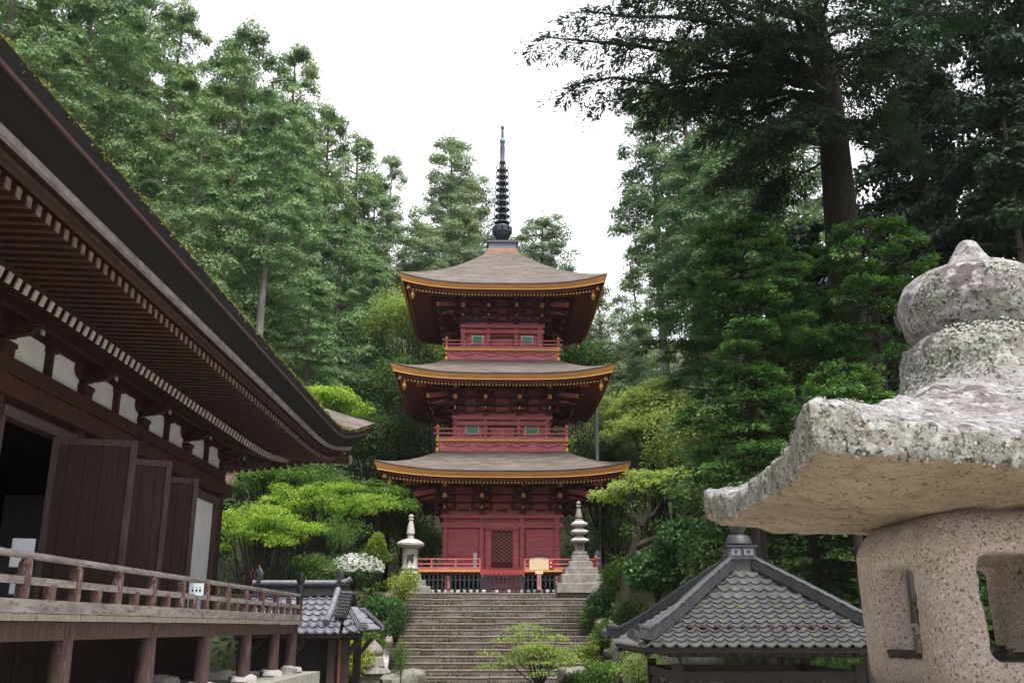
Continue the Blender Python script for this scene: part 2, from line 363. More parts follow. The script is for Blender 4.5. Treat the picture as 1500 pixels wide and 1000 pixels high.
def cypress_proto(seed, H=20., Rm=3.2, hb=3., nb=100, leaf=(.140, .027), per=150, mt='cyp', loose=1.0, bark='trunk', tr=.28, bare=False):
    """tall hinoki: drooping layered clumps along many limbs. Returns (crown mesh, trunk mesh)"""
    r = np.random.default_rng(seed); lv = Leaves(seed + 1); mb = MB()
    bend = r.normal(size=2) * .25
    def tp(z): t = z / H; return np.array([bend[0] * math.sin(t * 3), bend[1] * math.sin(t * 2.4), z])
    mb.tube([tp(z) for z in np.linspace(0, H * .97, 9)], [tr * (1 - .93 * t) + .02 for t in np.linspace(0, 1, 9)], 8)
    C = []; RD = []; TN = []
    for i in range(nb):
        t = (i + r.uniform(0, .9)) / nb; z = hb + (H - hb) * (1 - (1 - t) ** 1.22)
        a = i * 2.399 + r.normal() * .5
        prof = (1 - z / H) ** .55 * min(1, .6 + t * 2.2)
        Lb = Rm * prof * r.uniform(.62, 1.18) + .25
        up = .26 + .4 * t; base = tp(z); dr = np.array([math.cos(a), math.sin(a)])
        tb = np.clip(.48 + r.normal() * .15, .1, .9)
        nc = max(1, int(Lb / .85 + .5))
        for k in range(nc):
            q = (k + 1.0) / nc
            off = Lb * q * .94; zz = z + up * off * (1 - .7 * q) - .12 * off * q
            p = np.array([base[0] + dr[0] * off, base[1] + dr[1] * off, zz]) + r.normal(size=3) * np.array([.22, .22, .10]) * loose
            sz = (.46 + .22 * prof + .12 * math.sin(q * 3)) * r.uniform(.7, 1.3)
            C.append(p); RD.append((sz, sz, sz * .27)); TN.append(tb + r.normal() * .13)
            if r.uniform() < .5:                                         # hanging side spray
                C.append(p + np.array([-dr[1], dr[0], 0]) * r.choice([-1, 1]) * sz * .8 + np.array([0, 0, -.25 * sz])); RD.append((sz * .6, sz * .6, sz * .3)); TN.append(tb + r.normal() * .1)
        if Lb > .9 and i % 2 == 0:
            mb.tube([base, base + np.array([dr[0] * Lb * .45, dr[1] * Lb * .45, up * Lb * .3]), base + np.array([dr[0] * Lb * .85, dr[1] * Lb * .85, up * Lb * .25])], [.05, .035, .015], 4, False)
    C.append(tp(H)); RD.append((.3, .3, .7)); TN.append(.6)
    lv.clumps(np.array(C), np.array(RD), per, leaf[0], leaf[1], np.array(TN), droop=.62, flat=.6, outw=.7, shell=.42, tj=.14, rad_n=.6, dome=.62, rnd=.34, prong=5)
    return lv, mb, mt, bark

PROTO = {}
def proto(key, lv, mb, mt, bark):
    PROTO[key] = dict(lv=lv, mb=mb, mt=mt, bark=bark, H=None, crown=None, trunk=None)

def plant_tree(key, H0, x, y, z0, ztop, wide, label, group, rz=None, name='conifer_tree', cat='tree'):
    """first use builds crown and trunk, later uses copy both objects onto a new tree"""
    P = PROTO[key]; hz = (ztop - z0) / H0
    t = thing(name, label, cat, (x, y, z0), rz if rz is not None else random.uniform(0, 6.28), group, (wide, wide, hz))
    if P['crown'] is None:
        P['crown'] = P['lv'].mesh('crown', M[P['mt']], t); P['trunk'] = P['mb'].build('trunk', M[P['bark']], t, smooth=True); P['lv'] = P['mb'] = None
    else:
        for k in ('crown', 'trunk'):
            c = P[k].copy(); COL.objects.link(c); c.parent = t
    return t

def limb_path(a, b, sag=.0, wob=.1, n=6, r=None):
    a = np.array(a, float); b = np.array(b, float); r = r or np.random.default_rng(int(abs(a[0] * 97 + b[1] * 31 + b[2] * 7) * 10) % 99999)
    out = []
    for i in range(n):
        t = i / (n - 1); p = a * (1 - t) + b * t; p[2] += sag * 4 * t * (1 - t)
        if 0 < i < n - 1: p = p + r.normal(size=3) * wob
        out.append(p)
    return out

def sprayed_limb(lv, mb, a, b, r0, L, W, n, spread, seed, sag=.3, t0=.25, tint=.4, count=16, hang=.3, r1=.012, thick=.05):
    """a limb with flat sprays on both sides, hanging at the ends"""
    r = np.random.default_rng(seed); pts = limb_path(a, b, sag, .12, 7, r)
    mb.tube(pts, list(np.linspace(r0, r1, 7)), 6)
    ax = unit(np.array(b, float) - np.array(a, float)); sd_ = unit(np.cross(ax, [0, 0, 1.0]))
    A = []; B = []; T = []
    for i in range(count):
        t = t0 + (1 - t0) * (i + r.uniform(0, 1)) / count
        k = min(int(t * 6), 5); f = t * 6 - k; p = pts[k] * (1 - f) + pts[k + 1] * f
        sg = 1 if i % 2 else -1; ln = spread * r.uniform(.6, 1.25) * (1.15 - .75 * t)
        e = p + (ax * r.uniform(.35, .8) + sd_ * sg * r.uniform(.5, 1)) * ln + np.array([0, 0, -hang * ln * r.uniform(.3, 1.3)])
        A.append(p); B.append(e); T.append(tint + r.normal() * .1)
    A.append(pts[-2]); B.append(pts[-1] + ax * spread * .5 + np.array([0, 0, -hang * spread * .5])); T.append(tint)
    A, B = np.array(A), np.array(B)
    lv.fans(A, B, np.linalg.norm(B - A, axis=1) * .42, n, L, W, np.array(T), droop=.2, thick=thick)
    for p, e in zip(A, B): mb.tube([p, e], [.012, .005], 3, False)
# ---------------------------------------------------------------- pagoda
PC = Vector((-.52, 47, 3.0))
pg = thing('three_storey_pagoda', 'tall red three tiered wooden pagoda with orange edged roofs and bronze spire', 'pagoda', PC, R(1.4))
def side(k):
    a = k * math.pi / 2; c_, s_ = round(math.cos(a)), round(math.sin(a))
    # x along the side, h outwards (k = 0 faces the stairway)
    return lambda x, h, z: (x * c_ + h * s_, x * s_ - h * c_, z)
def sbox(mb, P, x, h, z, dx, dh, dz):
    """box given in side coordinates"""
    vs = [P(x + i * dx / 2, h + j * dh / 2, z + k * dz / 2) for k in (-1, 1) for i, j in ((-1, 1), (1, 1), (1, -1), (-1, -1))]
    mb.add(vs, [(3, 2, 1, 0), (4, 5, 6, 7), (0, 1, 5, 4), (1, 2, 6, 5), (2, 3, 7, 6), (3, 0, 4, 7)])

def pagoda_roof(W, zb, zt, lift, Wt, ztop, Ww, zw, storey):
    L_ = lambda s: lift * abs(s) ** 3.4
    Wf = lambda s: W * (1 + .018 * abs(s) ** 4)
    mb = MB(); org = MB(); yl = MB(); sof = MB(); ra = MB(); ra2 = MB(); re = ra; re2 = ra2; single = []
    NS = 29; ss_ = [math.sin((-1 + 2 * i / (NS - 1)) * math.pi / 2 * .92) / math.sin(math.pi / 2 * .92) for i in range(NS)]
    for k in range(4):
        P = side(k); rows = []
        for j in range(13):
            t = j / 12; row = []
            for s in ss_:
                h = Wf(s) * (1 - t) + Wt * t
                row.append(P(s * h, h, zt + (ztop - zt) * (.66 * t + .34 * t * t) + L_(s) * (1 - t) ** 2.0))
            rows.append(row)
        edge = [[P(s * (Wf(s) + e), Wf(s) + e, zt + dz + L_(s)) for s in ss_] for e, dz in ((-.03, -.07), (0, 0))]
        mb.grid(edge + rows[1:])
        org.grid([[P(s * (Wf(s) + e), Wf(s) + e, z + L_(s) * f) for s in ss_] for e, z, f in ((-.14, zb + .045, .8), (-.03, zt - .07, 1))])
        yl.grid([[P(s * (Wf(s) + e), Wf(s) + e, z + L_(s) * .8) for s in ss_] for e, z in ((-.19, zb), (-.135, zb), (-.135, zb + .045))])
        # soffit boards: recess, red eave strip, then up to the wall
        zr = zb - .17
        sof.grid([[P(s * h, h, z + L_(s) * f) for s in ss_] for h, z, f in ((Ww, zw, 0), ((Ww + W) / 2, (zw + zr) / 2 + .12, .35), (W - .33, zr + .13, .75), (W - .30, zr + .02, .76), (W - .26, zr + .02, .77), (W - .24, zb - .02, .78), (W - .19, zb, .8))])
        n = int(2 * (W - .42) / .152)
        for i in range(n + 1):
            x = -(W - .42) + 2 * (W - .42) * i / n; s = x / W
            h0 = W - .36; h1 = max(abs(x) + .03, W - 1.35); z0 = zr - .02 + L_(s) * .74; z1 = zr + .20 + L_(s) * .6
            if h0 > h1 + .05:
                rb = ra
                if storey == 1 and k == 0: rb = MB(); single.append(rb)
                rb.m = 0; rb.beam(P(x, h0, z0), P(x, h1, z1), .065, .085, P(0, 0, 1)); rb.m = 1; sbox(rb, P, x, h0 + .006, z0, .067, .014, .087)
            if abs(x) < W - 1.35:
                h0 = W - 1.30; h1 = max(abs(x) + .03, Ww); z0 = zr + .02 + L_(s) * .5; z1 = zw - .12
                if h0 > h1 + .05:
                    ra2.beam(P(x, h0, z0), P(x, h1, z1), .065, .09, P(0, 0, 1))
        # hip rafter
        q = W - .34
        hr = MB(); hr.beam(P(q, q, zr + lift * .74), P(Ww, Ww, zw - .05), .17, .24); hr.m = 1; hr.beam(P(q + .02, q + .02, zr + lift * .74), P(q - .03, q - .03, zr + lift * .735), .18, .25); hips.append(hr)
        # wind bell under the corner
        b = MB(); e = W - .55; zc = zr - .16 + lift * .8
        b.lathe([(.015, .22), (.015, 0)][::-1], P(e, e, zc), 5)
        b.lathe([(.115, -.30), (.105, -.27), (.085, -.16), (.075, -.06), (.04, -.01), (.01, .01)], P(e, e, zc), 12)
        b.lathe([(.02, -.42), (.045, -.40), (.045, -.34), (.01, -.30)], P(e, e, zc), 8)
        bells.append(b)
    rf = mb.build('roof', M['bark'], pg, smooth=True)
    org.build('eave_board', M['orange'], rf, smooth=True); yl.build('eave_lip', M['yellow'], rf)
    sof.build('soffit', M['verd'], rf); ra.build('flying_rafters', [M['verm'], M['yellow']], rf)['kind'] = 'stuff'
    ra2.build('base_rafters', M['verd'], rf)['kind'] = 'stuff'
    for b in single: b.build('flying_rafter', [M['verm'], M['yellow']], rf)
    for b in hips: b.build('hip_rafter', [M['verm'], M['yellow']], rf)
    hips.clear()
    for b in bells: b.build('wind_bell', M['gold'], rf, smooth=True)
    bells.clear()
bells = []; hips = []

def bracket_sets(bw, z0, z1, xs, reach):
    """stepped bracket arms from the wall top to under the rafters"""
    for k in range(4):
        P = side(k); st = (z1 - z0) / 4
        for x in xs:
            mb = MB(); NS_ = []; tl = MB(); corner = abs(abs(x) - max(xs)) < 1e-3
            sbox(mb, P, x, bw + .02, z0 + .10, .30, .30, .20)
            for q in range(3):
                zz = z0 + .26 + st * q; out = bw + reach * q / 3
                sbox(mb, P, x, (bw + out + reach / 3) / 2 + .05, zz, .13, out + reach / 3 - bw + .1, .15)       # arm square to the wall
                wdt = 1.0 - .1 * q
                sbox(mb, P, x, out + .004 * q + .003, zz + .004, wdt, .12, .14)
                for e in (-1, 0, 1): sbox(mb, P, x + e * wdt * .43, out + .003, zz + .145, .17, .17, .13)
            zt_ = z0 + .26 + st * 1.45
            a = P(x, bw + reach * .35, zt_ + .32); b_ = P(x, bw + reach * 1.18, zt_ - .02)
            mb.beam(a, b_, .15, .19)
            d = (Vector(b_) - Vector(a)).normalized()
            NS_.append(MB().beam(Vector(b_), Vector(b_) + d * .03, .155, .195)); q1 = MB(); sbox(q1, P, x, bw + reach * .99, z0 + .20, .075, .03, .12); q2 = MB(); sbox(q2, P, x, bw + reach * 1.05, z0 + .26 + st * 2.75, .075, .03, .10); NS_ += [q1, q2]
            if corner and x > 0:                                           # diagonal and sideways tail rafters
                for (dx, dh) in ((1, 1),):
                    for zz, f in ((zt_ + .02, 1.15), (zt_ + .44, 1.55)):
                        a = Vector(P(x + .1, bw + .1, zz + .40)); b_ = Vector(P(x + reach * f * dx, bw + reach * f * dh, zz)); dd = (b_ - a).normalized()
                        tl.beam(a, b_, .17, .20); NS_.append(MB().beam(b_, b_ + dd * .03, .175, .205))
            if corner:
                sg = 1 if x > 0 else -1
                for zz, f in ((zt_ - .05, 1.05), (zt_ + .36, 1.5)):
                    a = Vector(P(x, bw - .02, zz + .22)); b_ = Vector(P(x + sg * reach * f, bw - .02, zz + .06)); dd = (b_ - a).normalized()
                    tl.beam(a, b_, .15, .20); NS_.append(MB().beam(b_, b_ + dd * .03, .155, .195))
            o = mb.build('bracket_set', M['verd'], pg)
            for q1 in NS_: q1.build('bracket_nose', M['orange'], o)
            if corner: tl.build('tail_rafter', M['ver'], o)
        mb = MB()
        for q in range(3): sbox(mb, P, 0, bw + reach * q / 3 - .006, z0 + .26 + st * q + .28, 2 * (bw + reach * q / 3), .10, .10)
        for q in range(2):                                               # dark frog-leg struts between
            for x in [(xs[i] + xs[i + 1]) / 2 for i in range(3)]:
                sbox(mb, P, x, bw + .05, z0 + .2 + q * st, .5 - .3 * q, .06, .12)
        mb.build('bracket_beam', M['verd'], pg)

def body(bw, z0, z1, xs, zbeam):
    mb = MB(); mb.box((0, 0, (z0 + z1 + 1.3) / 2), (2 * bw - .16, 2 * bw - .16, z1 + 1.3 - z0)); mb.build('wall', M['ver'], pg)
    for k in range(4):
        P = side(k)
        for x in xs[:3] if True else xs:
            c = P(x, bw - .06, 0); b = MB(); b.tube([(c[0], c[1], z0), (c[0], c[1], z1)], .145, 14); b.build('pillar', M['ver'], pg, smooth=True)
        for zb_, hh, ex in zbeam:
            b = MB(); sbox(b, P, 0, bw + .05, zb_, 2 * bw + ex, .20, hh); b.build('tie_beam', M['ver'], pg)

def railing(Wb, z, top, gap=None):
    for k in range(4):
        P = side(k); b = MB(); spans = [(-Wb, Wb)] if not (gap and k == 0) else [(-Wb, -gap), (gap, Wb)]
        for a, c in spans:
            ex = .16; b = MB()
            a2 = a - (ex if a == -Wb else 0); c2 = c + (ex if c == Wb else 0)
            b.tube([P(a2, Wb - .05, z + top + (.05 if a == -Wb else 0)), P(a2 + .3, Wb - .05, z + top), P(c2 - .3, Wb - .05, z + top), P(c2, Wb - .05, z + top + (.05 if c == Wb else 0))], .035, 8)
            b.beam(P(a2, Wb - .05, z + top * .58), P(c2, Wb - .05, z + top * .58), .06, .06)
            b.beam(P(a, Wb - .05, z + .07), P(c, Wb - .05, z + .07), .10, .12)
            n = max(1, round((c - a) / .95))
            for i in range(n + 1):
                x = a + (c - a) * i / n
                if i in (0, n) and abs(x) == Wb: continue
                sbox(b, P, x, Wb - .05, z + top * .5, .07, .07, top * .93)
            b.build('railing', M['ver'], pg)
        c = P(Wb - .05, Wb - .05, 0); g = MB()
        sbox(g, lambda x, h, zz: (c[0] + x, c[1] + h, zz), 0, 0, z + top * .5, .11, .11, top + .1)
        g.build('railing_post', M['ver'], pg)
        for zz, hh, rr in ((z + top + .10, .16, .075), (z + .02, .24, .085), (z + top * .55, .08, .075), (z - .22, .12, .08), (z - .46, .2, .095)):
            if zz < z and Wb > 4: continue
            g = MB(); g.lathe([(rr * .8, -hh / 2), (rr, -hh / 2 + .02), (rr, hh / 2 - .03), (rr * .5, hh / 2)], (c[0], c[1], zz), 10); g.build('post_fitting', M['gold'], pg, smooth=True)
        y = MB(); sbox(y, P, 0, Wb + .0, z - .035, 2 * Wb + .08, .10, .075) if not (gap and k == 0) else [sbox(y, P, sg * (Wb + gap) / 2, Wb, z - .035, Wb - gap, .10, .075) for sg in (-1, 1)]
        y.build('veranda_edge', M['yellow'], pg)

def balcony(Wb, z0, zf, top):
    mb = MB(); mb.box((0, 0, (z0 - .6 + zf - .08) / 2), (2 * Wb - .10, 2 * Wb - .10, zf - .08 - z0 + .6)); mb.box((0, 0, zf - .035), (2 * Wb - .02, 2 * Wb - .02, .07)); mb.build('balcony', M['ver'], pg)
    for k in range(4):
        P = side(k); b = MB()
        for sg in (-1, 1):                                               # cloud-edged relief boards
            for cx in (.62, 1.95):
                w_ = .62; pts = []
                for i in range(17):
                    u = -1 + i / 8; pts.append(P(sg * (cx * Wb / 2.8) + u * w_, Wb - .035, zf - .20 - .15 * (1 - abs(u) ** 1.6) - .03 * math.cos(u * 9)))
                b.tube(pts, .014, 4)
                b.tube([P(sg * (cx * Wb / 2.8) + u * w_ * .7, Wb - .035, zf - .17 - .03 * math.cos(u * 7)) for u in np.linspace(-1, 1, 11)], .012, 4)
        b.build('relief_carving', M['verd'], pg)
    railing(Wb, zf, top)

def window(P, x, h, z, wd, ht):
    f = MB()
    for dx, dz, a, b_ in ((0, ht / 2, wd + .08, .05), (0, -ht / 2, wd + .08, .05), (wd / 2, 0, .05, ht - .05), (-wd / 2, 0, .05, ht - .05)): sbox(f, P, x + dx, h + .02, z + dz, a, .07, b_)
    o = MB()
    n = int(wd / .06)
    for i in range(n): sbox(o, P, x - wd / 2 + .025 + (wd - .05) * (i + .5) / n, h + .020, z, (wd - .05) / n * .72, .03, ht - .05)
    sbox(o, P, x, h - .03, z, wd - .05, .06, ht - .05)
    w_ = o.build('window', M['green'], pg); f.build('window_frame', M['whitep'], w_)

def upper_door(P, h, z0, z1, wd):
    f = MB()
    for x in (-wd / 2 - .05, wd / 2 + .05): sbox(f, P, x, h + .03, (z0 + z1) / 2, .09, .12, z1 - z0)
    sbox(f, P, 0, h + .032, z1 + .05, wd + .3, .12, .10)
    d = MB()
    for sg in (-1, 1):
        sbox(d, P, sg * wd / 4, h - .02, (z0 + z1) / 2, wd / 2 - .012, .06, z1 - z0)
        sbox(d, P, sg * wd / 4, h + .012, z0 + (z1 - z0) * .8, wd / 2 - .10, .02, .05); sbox(d, P, sg * wd / 4, h + .012, z0 + (z1 - z0) * .3, wd / 2 - .10, .02, .05)
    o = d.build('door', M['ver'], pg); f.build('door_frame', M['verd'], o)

# ground storey
b1 = 2.6
body(b1, .97, 3.55, (-2.6, -.93, .93, 2.6), ((3.46, .17, .42), (3.06, .22, .36), (1.06, .2, .1)))
bracket_sets(b1, 3.56, 4.85, (-2.6, -.93, .93, 2.6), 1.15)
for k in range(4):
    P = side(k)
    for sg in (-1, 1):
        b = MB()
        for i in range(9): sbox(b, P, sg * 1.77, b1 - .07 + .004 * (i % 3), 1.30 + i * .19, 1.36, .05, .184)
        sbox(b, P, sg * 1.77, b1 - .03, 1.72, 1.38, .07, .07); b.build('plank_panel', M['ver'], pg)
    f = MB()
    for x in (-.62, .62): sbox(f, P, x, b1 + .0, 1.98, .26, .16, 1.72)
    sbox(f, P, 0, b1 + .02, 2.93, 1.6, .2, .09); sbox(f, P, 0, b1 + .06, 2.84, 1.36, .16, .04)
    d = MB(); sbox(d, P, 0, b1 - .06, 1.98, 1.0, .06, 1.76); sbox(d, P, 0, b1 - .01, 1.24, .98, .06, .26)
    lt = MB(); n = 9
    for i in range(-n, n + 1):                                           # diagonal lattice
        for sg in (-1, 1):
            x0, z0_, x1, z1_ = -.48, i * .17, .48, i * .17 + .96 * sg * .72
            pts = []
            for t in np.linspace(0, 1, 40):
                zz = z0_ + (z1_ - z0_) * t
                if -.70 < zz < .70: pts.append((x0 + .96 * t, zz))
            if len(pts) > 1: lt.beam(P(pts[0][0], b1 - .022 + .003 * sg, 2.10 + pts[0][1]), P(pts[-1][0], b1 - .022 + .003 * sg, 2.10 + pts[-1][1]), .032, .025, P(0, 1, 0))
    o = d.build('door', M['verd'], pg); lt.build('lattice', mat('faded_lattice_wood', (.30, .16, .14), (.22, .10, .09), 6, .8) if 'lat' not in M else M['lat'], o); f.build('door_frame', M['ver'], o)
# veranda of the ground storey
b = MB(); b.box((0, 0, .90), (8.3, 8.3, .08)); b.build('veranda_floor', M['ver'], pg)
b = MB()
for k in range(4):
    P = side(k); sbox(b, P, 0, 4.02, .80, 7.9, .14, .11)
b.build('veranda_beam', M['verd'], pg)
for k in range(4):
    P = side(k)
    for x in (-4.0, -2.4, -.85, .85, 2.4):
        b = MB(); c = P(x, 4.0, 0); b.tube([(c[0], c[1], -.05), (c[0], c[1], .75)], .12, 10); b.build('veranda_post', M['ver'], pg, smooth=True)
b = MB(); b.box((0, 0, .38), (5.4, 5.4, .8)); b.build('podium', M['dwood'], pg)
b = MB()
for i in range(4): b.box((0, -4.06 + .006 * (i % 2), .12 + i * .2), (1.66, .06, .19))
b.build('step_panel', M['ver'], pg)
b = MB(); b.box((0, -4.28, .86), (1.9, .34, .22)); b.build('entrance_sill', M['verb'], pg)
railing(4.16, .98, .46, gap=.98)
pagoda_roof(5.52, 4.84, 5.14, .42, 3.0, 6.42, 2.75, 5.25, 1)
# second storey
balcony(3.06, 6.36, 6.95, .52)
b2 = 2.22; xs2 = (-2.22, -.80, .80, 2.22)
body(b2, 6.95, 8.22, xs2, ((8.14, .17, .36), (7.86, .17, .3)))
for k in range(4):
    P = side(k); upper_door(P, b2 - .05, 6.98, 7.72, 1.15)
    for sg in (-1, 1): window(P, sg * 1.42, b2 - .06, 7.58, .60, .42)
    b = MB()
    for sg in (-1, 1): sbox(b, P, sg * 1.5, b2 - .03, 7.22, 1.1, .07, .10)
    b.build('sill_beam', M['ver'], pg)
bracket_sets(b2, 8.23, 9.45, xs2, 1.1)
pagoda_roof(5.05, 9.36, 9.66, .46, 2.72, 10.9, 2.4, 9.78, 2)
# third storey
balcony(2.75, 10.84, 11.42, .44)
b3 = 1.92; xs3 = (-1.92, -.68, .68, 1.92)
body(b3, 11.42, 12.88, xs3, ((12.80, .17, .34), (12.52, .17, .28)))
for k in range(4):
    P = side(k); upper_door(P, b3 - .05, 11.45, 12.22, 1.0)
    for sg in (-1, 1): window(P, sg * 1.22, b3 - .06, 12.12, .52, .40)
    b = MB()
    for sg in (-1, 1): sbox(b, P, sg * 1.27, b3 - .03, 11.78, .95, .07, .10)
    b.build('sill_beam', M['ver'], pg)
bracket_sets(b3, 12.89, 14.0, xs3, 1.05)
pagoda_roof(4.82, 13.78, 14.06, .50, .72, 17.28, 2.1, 14.25, 3)
# spire
b = MB(); b.box((0, 0, 17.27), (1.62, 1.62, .30)); b.build('spire_plinth', M['copper'], pg, bevel=.02)
b = MB(); b.box((0, 0, 17.61), (1.44, 1.44, .38)); b.box((0, 0, 17.84), (1.62, 1.62, .08)); sp_ = b.build('dew_basin', M['greybox'], pg, bevel=.015)
b = MB(); b.box((0, 0, 17.90), (1.64, 1.64, .04)); b.build('basin_rim', M['iron'], sp_)
SO = -.37
b = MB(); b.lathe([(r_, z + SO) for r_, z in ((.32, 18.29), (.27, 18.42), (.22, 18.52), (.30, 18.62), (.40, 18.75), (.46, 18.92), (.50, 19.05), (.42, 19.1), (.40, 19.18), (.47, 19.3), (.44, 19.36), (.12, 19.4))], (0, 0, 0), 20)
for i in range(10):
    a = i * math.pi / 5; b.box((.47 * math.cos(a), .47 * math.sin(a), 19.12 + SO), (.10, .24, .30), a, 1.25)
b.build('lotus_bowl', M['bronze'], pg, smooth=True)
b = MB(); b.tube([(0, 0, 17.9), (0, 0, 22.6), (0, 0, 22.7), (0, 0, 24.95)], [.12, .11, .12, .06], 10); shaft = b.build('spire_shaft', M['bronze'], pg, smooth=True)
for i in range(9):
    z = 19.20 + i * .385; r_ = .40 - .014 * i; b = MB()
    b.lathe([(.10, z - .10), (.16, z - .07), (r_ * .62, z - .035), (r_, z - .03), (r_ * 1.02, z), (r_, z + .03), (r_ * .62, z + .04), (.20, z + .10), (.10, z + .13)], (0, 0, 0), 20)
    for q in range(6):
        a = q * math.pi / 3; b.tube([(r_ * f * math.cos(a), r_ * f * math.sin(a), z + dz) for f, dz in ((.98, 0), (1.10, .10), (1.13, .19), (1.08, .28), (.94, .37))], [.028, .03, .03, .03, .026], 5)
    b.build('spire_ring', M['bronze'], pg, smooth=True)
b = MB(); b.lathe([(.13, 22.65), (.19, 22.77), (.12, 22.9), (.14, 23.6), (.11, 23.95)], (0, 0, 0), 12); b.build('spire_sleeve', M['bronze'], pg, smooth=True)
b = MB()
for z, r_ in ((24.05, .17), (24.9, .12)): b.lathe([(.05, z - r_ * 1.2), (r_ * .8, z - r_ * .7), (r_, z), (r_ * .75, z + r_ * .7), (.04, z + r_ * 1.35)], (0, 0, 0), 12)
b.build('spire_jewel', M['verdigris'], pg, smooth=True)
# small things on the veranda
b = MB(); P = side(0); sbox(b, P, -1.22, b1 + .03, 1.50, .17, .02, .66)
n = b.build('notice_board', M['paper'], None); n.location = PC; n.rotation_euler = (0, 0, R(1.4)); tag(n, 'narrow pale grey notice strip hung on the pagoda wall beside the door', 'notice')
t = thing('fire_alarm_box', 'small red box with two white dots on the pagoda veranda railing', 'alarm box', PC + Vector((2.22, -4.05, 1.0)))
b = MB(); b.box((0, 0, .2), (.26, .16, .40), 0, 1, .02); b.build('casing', M['verb'], t)
for dz in (.12, .30):
    b = MB(); b.lathe([(.035, -.01), (.035, .01)], (0, 0, 0), 10); o = b.build('dial', M['whitep'], t); o.rotation_euler = (R(90), 0, 0); o.location = (0, -.09, dz)
# ---------------------------------------------------------------- stairway and its walls
XL, XR = -4.66, 3.04
vn1 = lambda x: np.sin(x) * .5 + np.sin(x * 2.3 + 1) * .3 + np.sin(x * 5.1 + 2) * .2
st = thing('stone_stairway', 'broad flight of worn granite steps leading up to the pagoda', 'stairs', (-.8, 38, -1))
rnd = random.Random(5)
for k in range(18):
    z = 2.93 - .235 * k; y = 40.1 - .27 * k; mb = MB(); x = XL - .02 * k + .0; xe = XR + .01 * k
    while x < xe - .05:
        w_ = min(rnd.uniform(1.1, 2.6), xe - x)
        if xe - x - w_ < .5: w_ = xe - x
        dep = .62 if k else 2.6
        jy, jz, jr = rnd.uniform(-.02, .02), rnd.uniform(-.014, .012), rnd.uniform(-.007, .007)
        mb.m = rnd.choice((0, 0, 1)); mb.box((x + w_ / 2, y + .018 + dep / 2 + jy, z - .19 + jz), (w_ - .012, dep, .28), jr, 1, .012)
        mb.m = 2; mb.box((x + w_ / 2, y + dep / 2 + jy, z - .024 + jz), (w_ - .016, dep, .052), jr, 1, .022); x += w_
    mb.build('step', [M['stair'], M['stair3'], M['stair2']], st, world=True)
lv = Leaves(808); r = lv.r                                               # moss, soil and fallen leaves in the corners of the steps
for k in range(17):
    n = 1100; q = r.uniform(0, 1, n); xx = XL + (XR - XL) * q; keep = vn1(xx * 1.7 + k * 7.3) > r.uniform(-.75, .6, n) - .55 * (np.abs(q - .5) * 2) ** 3; xx = xx[keep]; n = len(xx)
    P_ = np.stack([xx, 40.1 - .27 * k + .0 - np.abs(r.normal(size=n)) * .05, 2.93 - .235 * (k + 1) + np.abs(r.normal(size=n)) * .035], 1)
    lv.put(P_, r.normal(size=(n, 3)) + [0, -.4, .5], r.normal(size=(n, 3)), .075, .04, r.uniform(0, 1, n))
o = lv.mesh('moss', leafmat('step_moss', (.030, .026, .014), (.085, .10, .03), .15), st); o.matrix_basis = wm(st).inverted(); o['kind'] = 'stuff'
b = MB(); b.box((-.8, 47.4, 2.90), (9.6, 10.6, .2)); tag(b.build('pagoda_terrace', M['terr']), kind='structure')

def rubble_wall(name, label, pts, h, seed, th=.5, lean=.15, size=.5):
    """rough boulders packed along a line of ground points (x, y, ztop)"""
    r = random.Random(seed); mb = MB(); q = []
    for i in range(len(pts) - 1):
        a, c = Vector(pts[i]), Vector(pts[i + 1]); L = (c - a).length; n = max(1, int(L / (size * .8)))
        for j in range(n): q.append(a.lerp(c, (j + r.uniform(.2, .8)) / n))
    for p in q:
        z = p.z - size * .3
        while z > p.z - h:
            s = size * r.uniform(.7, 1.35); boulder(mb, (p.x + r.uniform(-.1, .1), p.y + r.uniform(-.1, .1) - (p.z - z) * lean * .2, z), (s * r.uniform(.8, 1.3), s, s * r.uniform(.6, .9)), r); z -= s * .62
    o = mb.build(name, M['rock'], None, smooth=True); return tag(o, label, 'wall')

def boulder(mb, c, d, r, n=7):
    ph = [r.uniform(0, 6) for _ in range(6)]; P = []
    rows = []
    for i in range(n + 1):
        a = math.pi * i / n; row = []
        for j in range(10):
            b_ = 2 * math.pi * (j % 10) / 10; x, y, z = math.sin(a) * math.cos(b_), math.sin(a) * math.sin(b_), math.cos(a)
            k = 1 + .13 * math.sin(3 * x + ph[0] + 2 * y) + .12 * math.sin(4 * z + ph[1] + 3 * x) + .08 * math.sin(5 * y + ph[2])
            f = lambda v: math.copysign(abs(v) ** .7, v)
            row.append((c[0] + f(x) * d[0] / 2 * k, c[1] + f(y) * d[1] / 2 * k, c[2] + f(z) * d[2] / 2 * k))
        row.append(row[0]); rows.append(row)
    mb.grid(rows)
rubble_wall('boulder_wall', 'mossy boulder retaining wall along the gatehouse side of the stairway', [(-4.95, 40.2, 2.9), (-5.1, 38.6, 2.2), (-5.3, 37.0, .95), (-5.4, 35.5, -.2)], 1.6, 3)
rubble_wall('boulder_wall', 'mossy boulder retaining wall along the pavilion side of the stairway', [(3.4, 40.4, 3.0), (3.5, 38.6, 2.2), (3.6, 37.0, 1.3), (3.7, 35.2, .6)], 2.0, 4)
rubble_wall('boulder_wall', 'rough boulder terrace wall behind the tiled gate roof', [(-9, 35.6, 2.6), (-7.2, 35.5, 2.6), (-5.9, 35.8, 2.3), (-5.3, 36.4, 1.7)], 3.0, 6, size=.75)
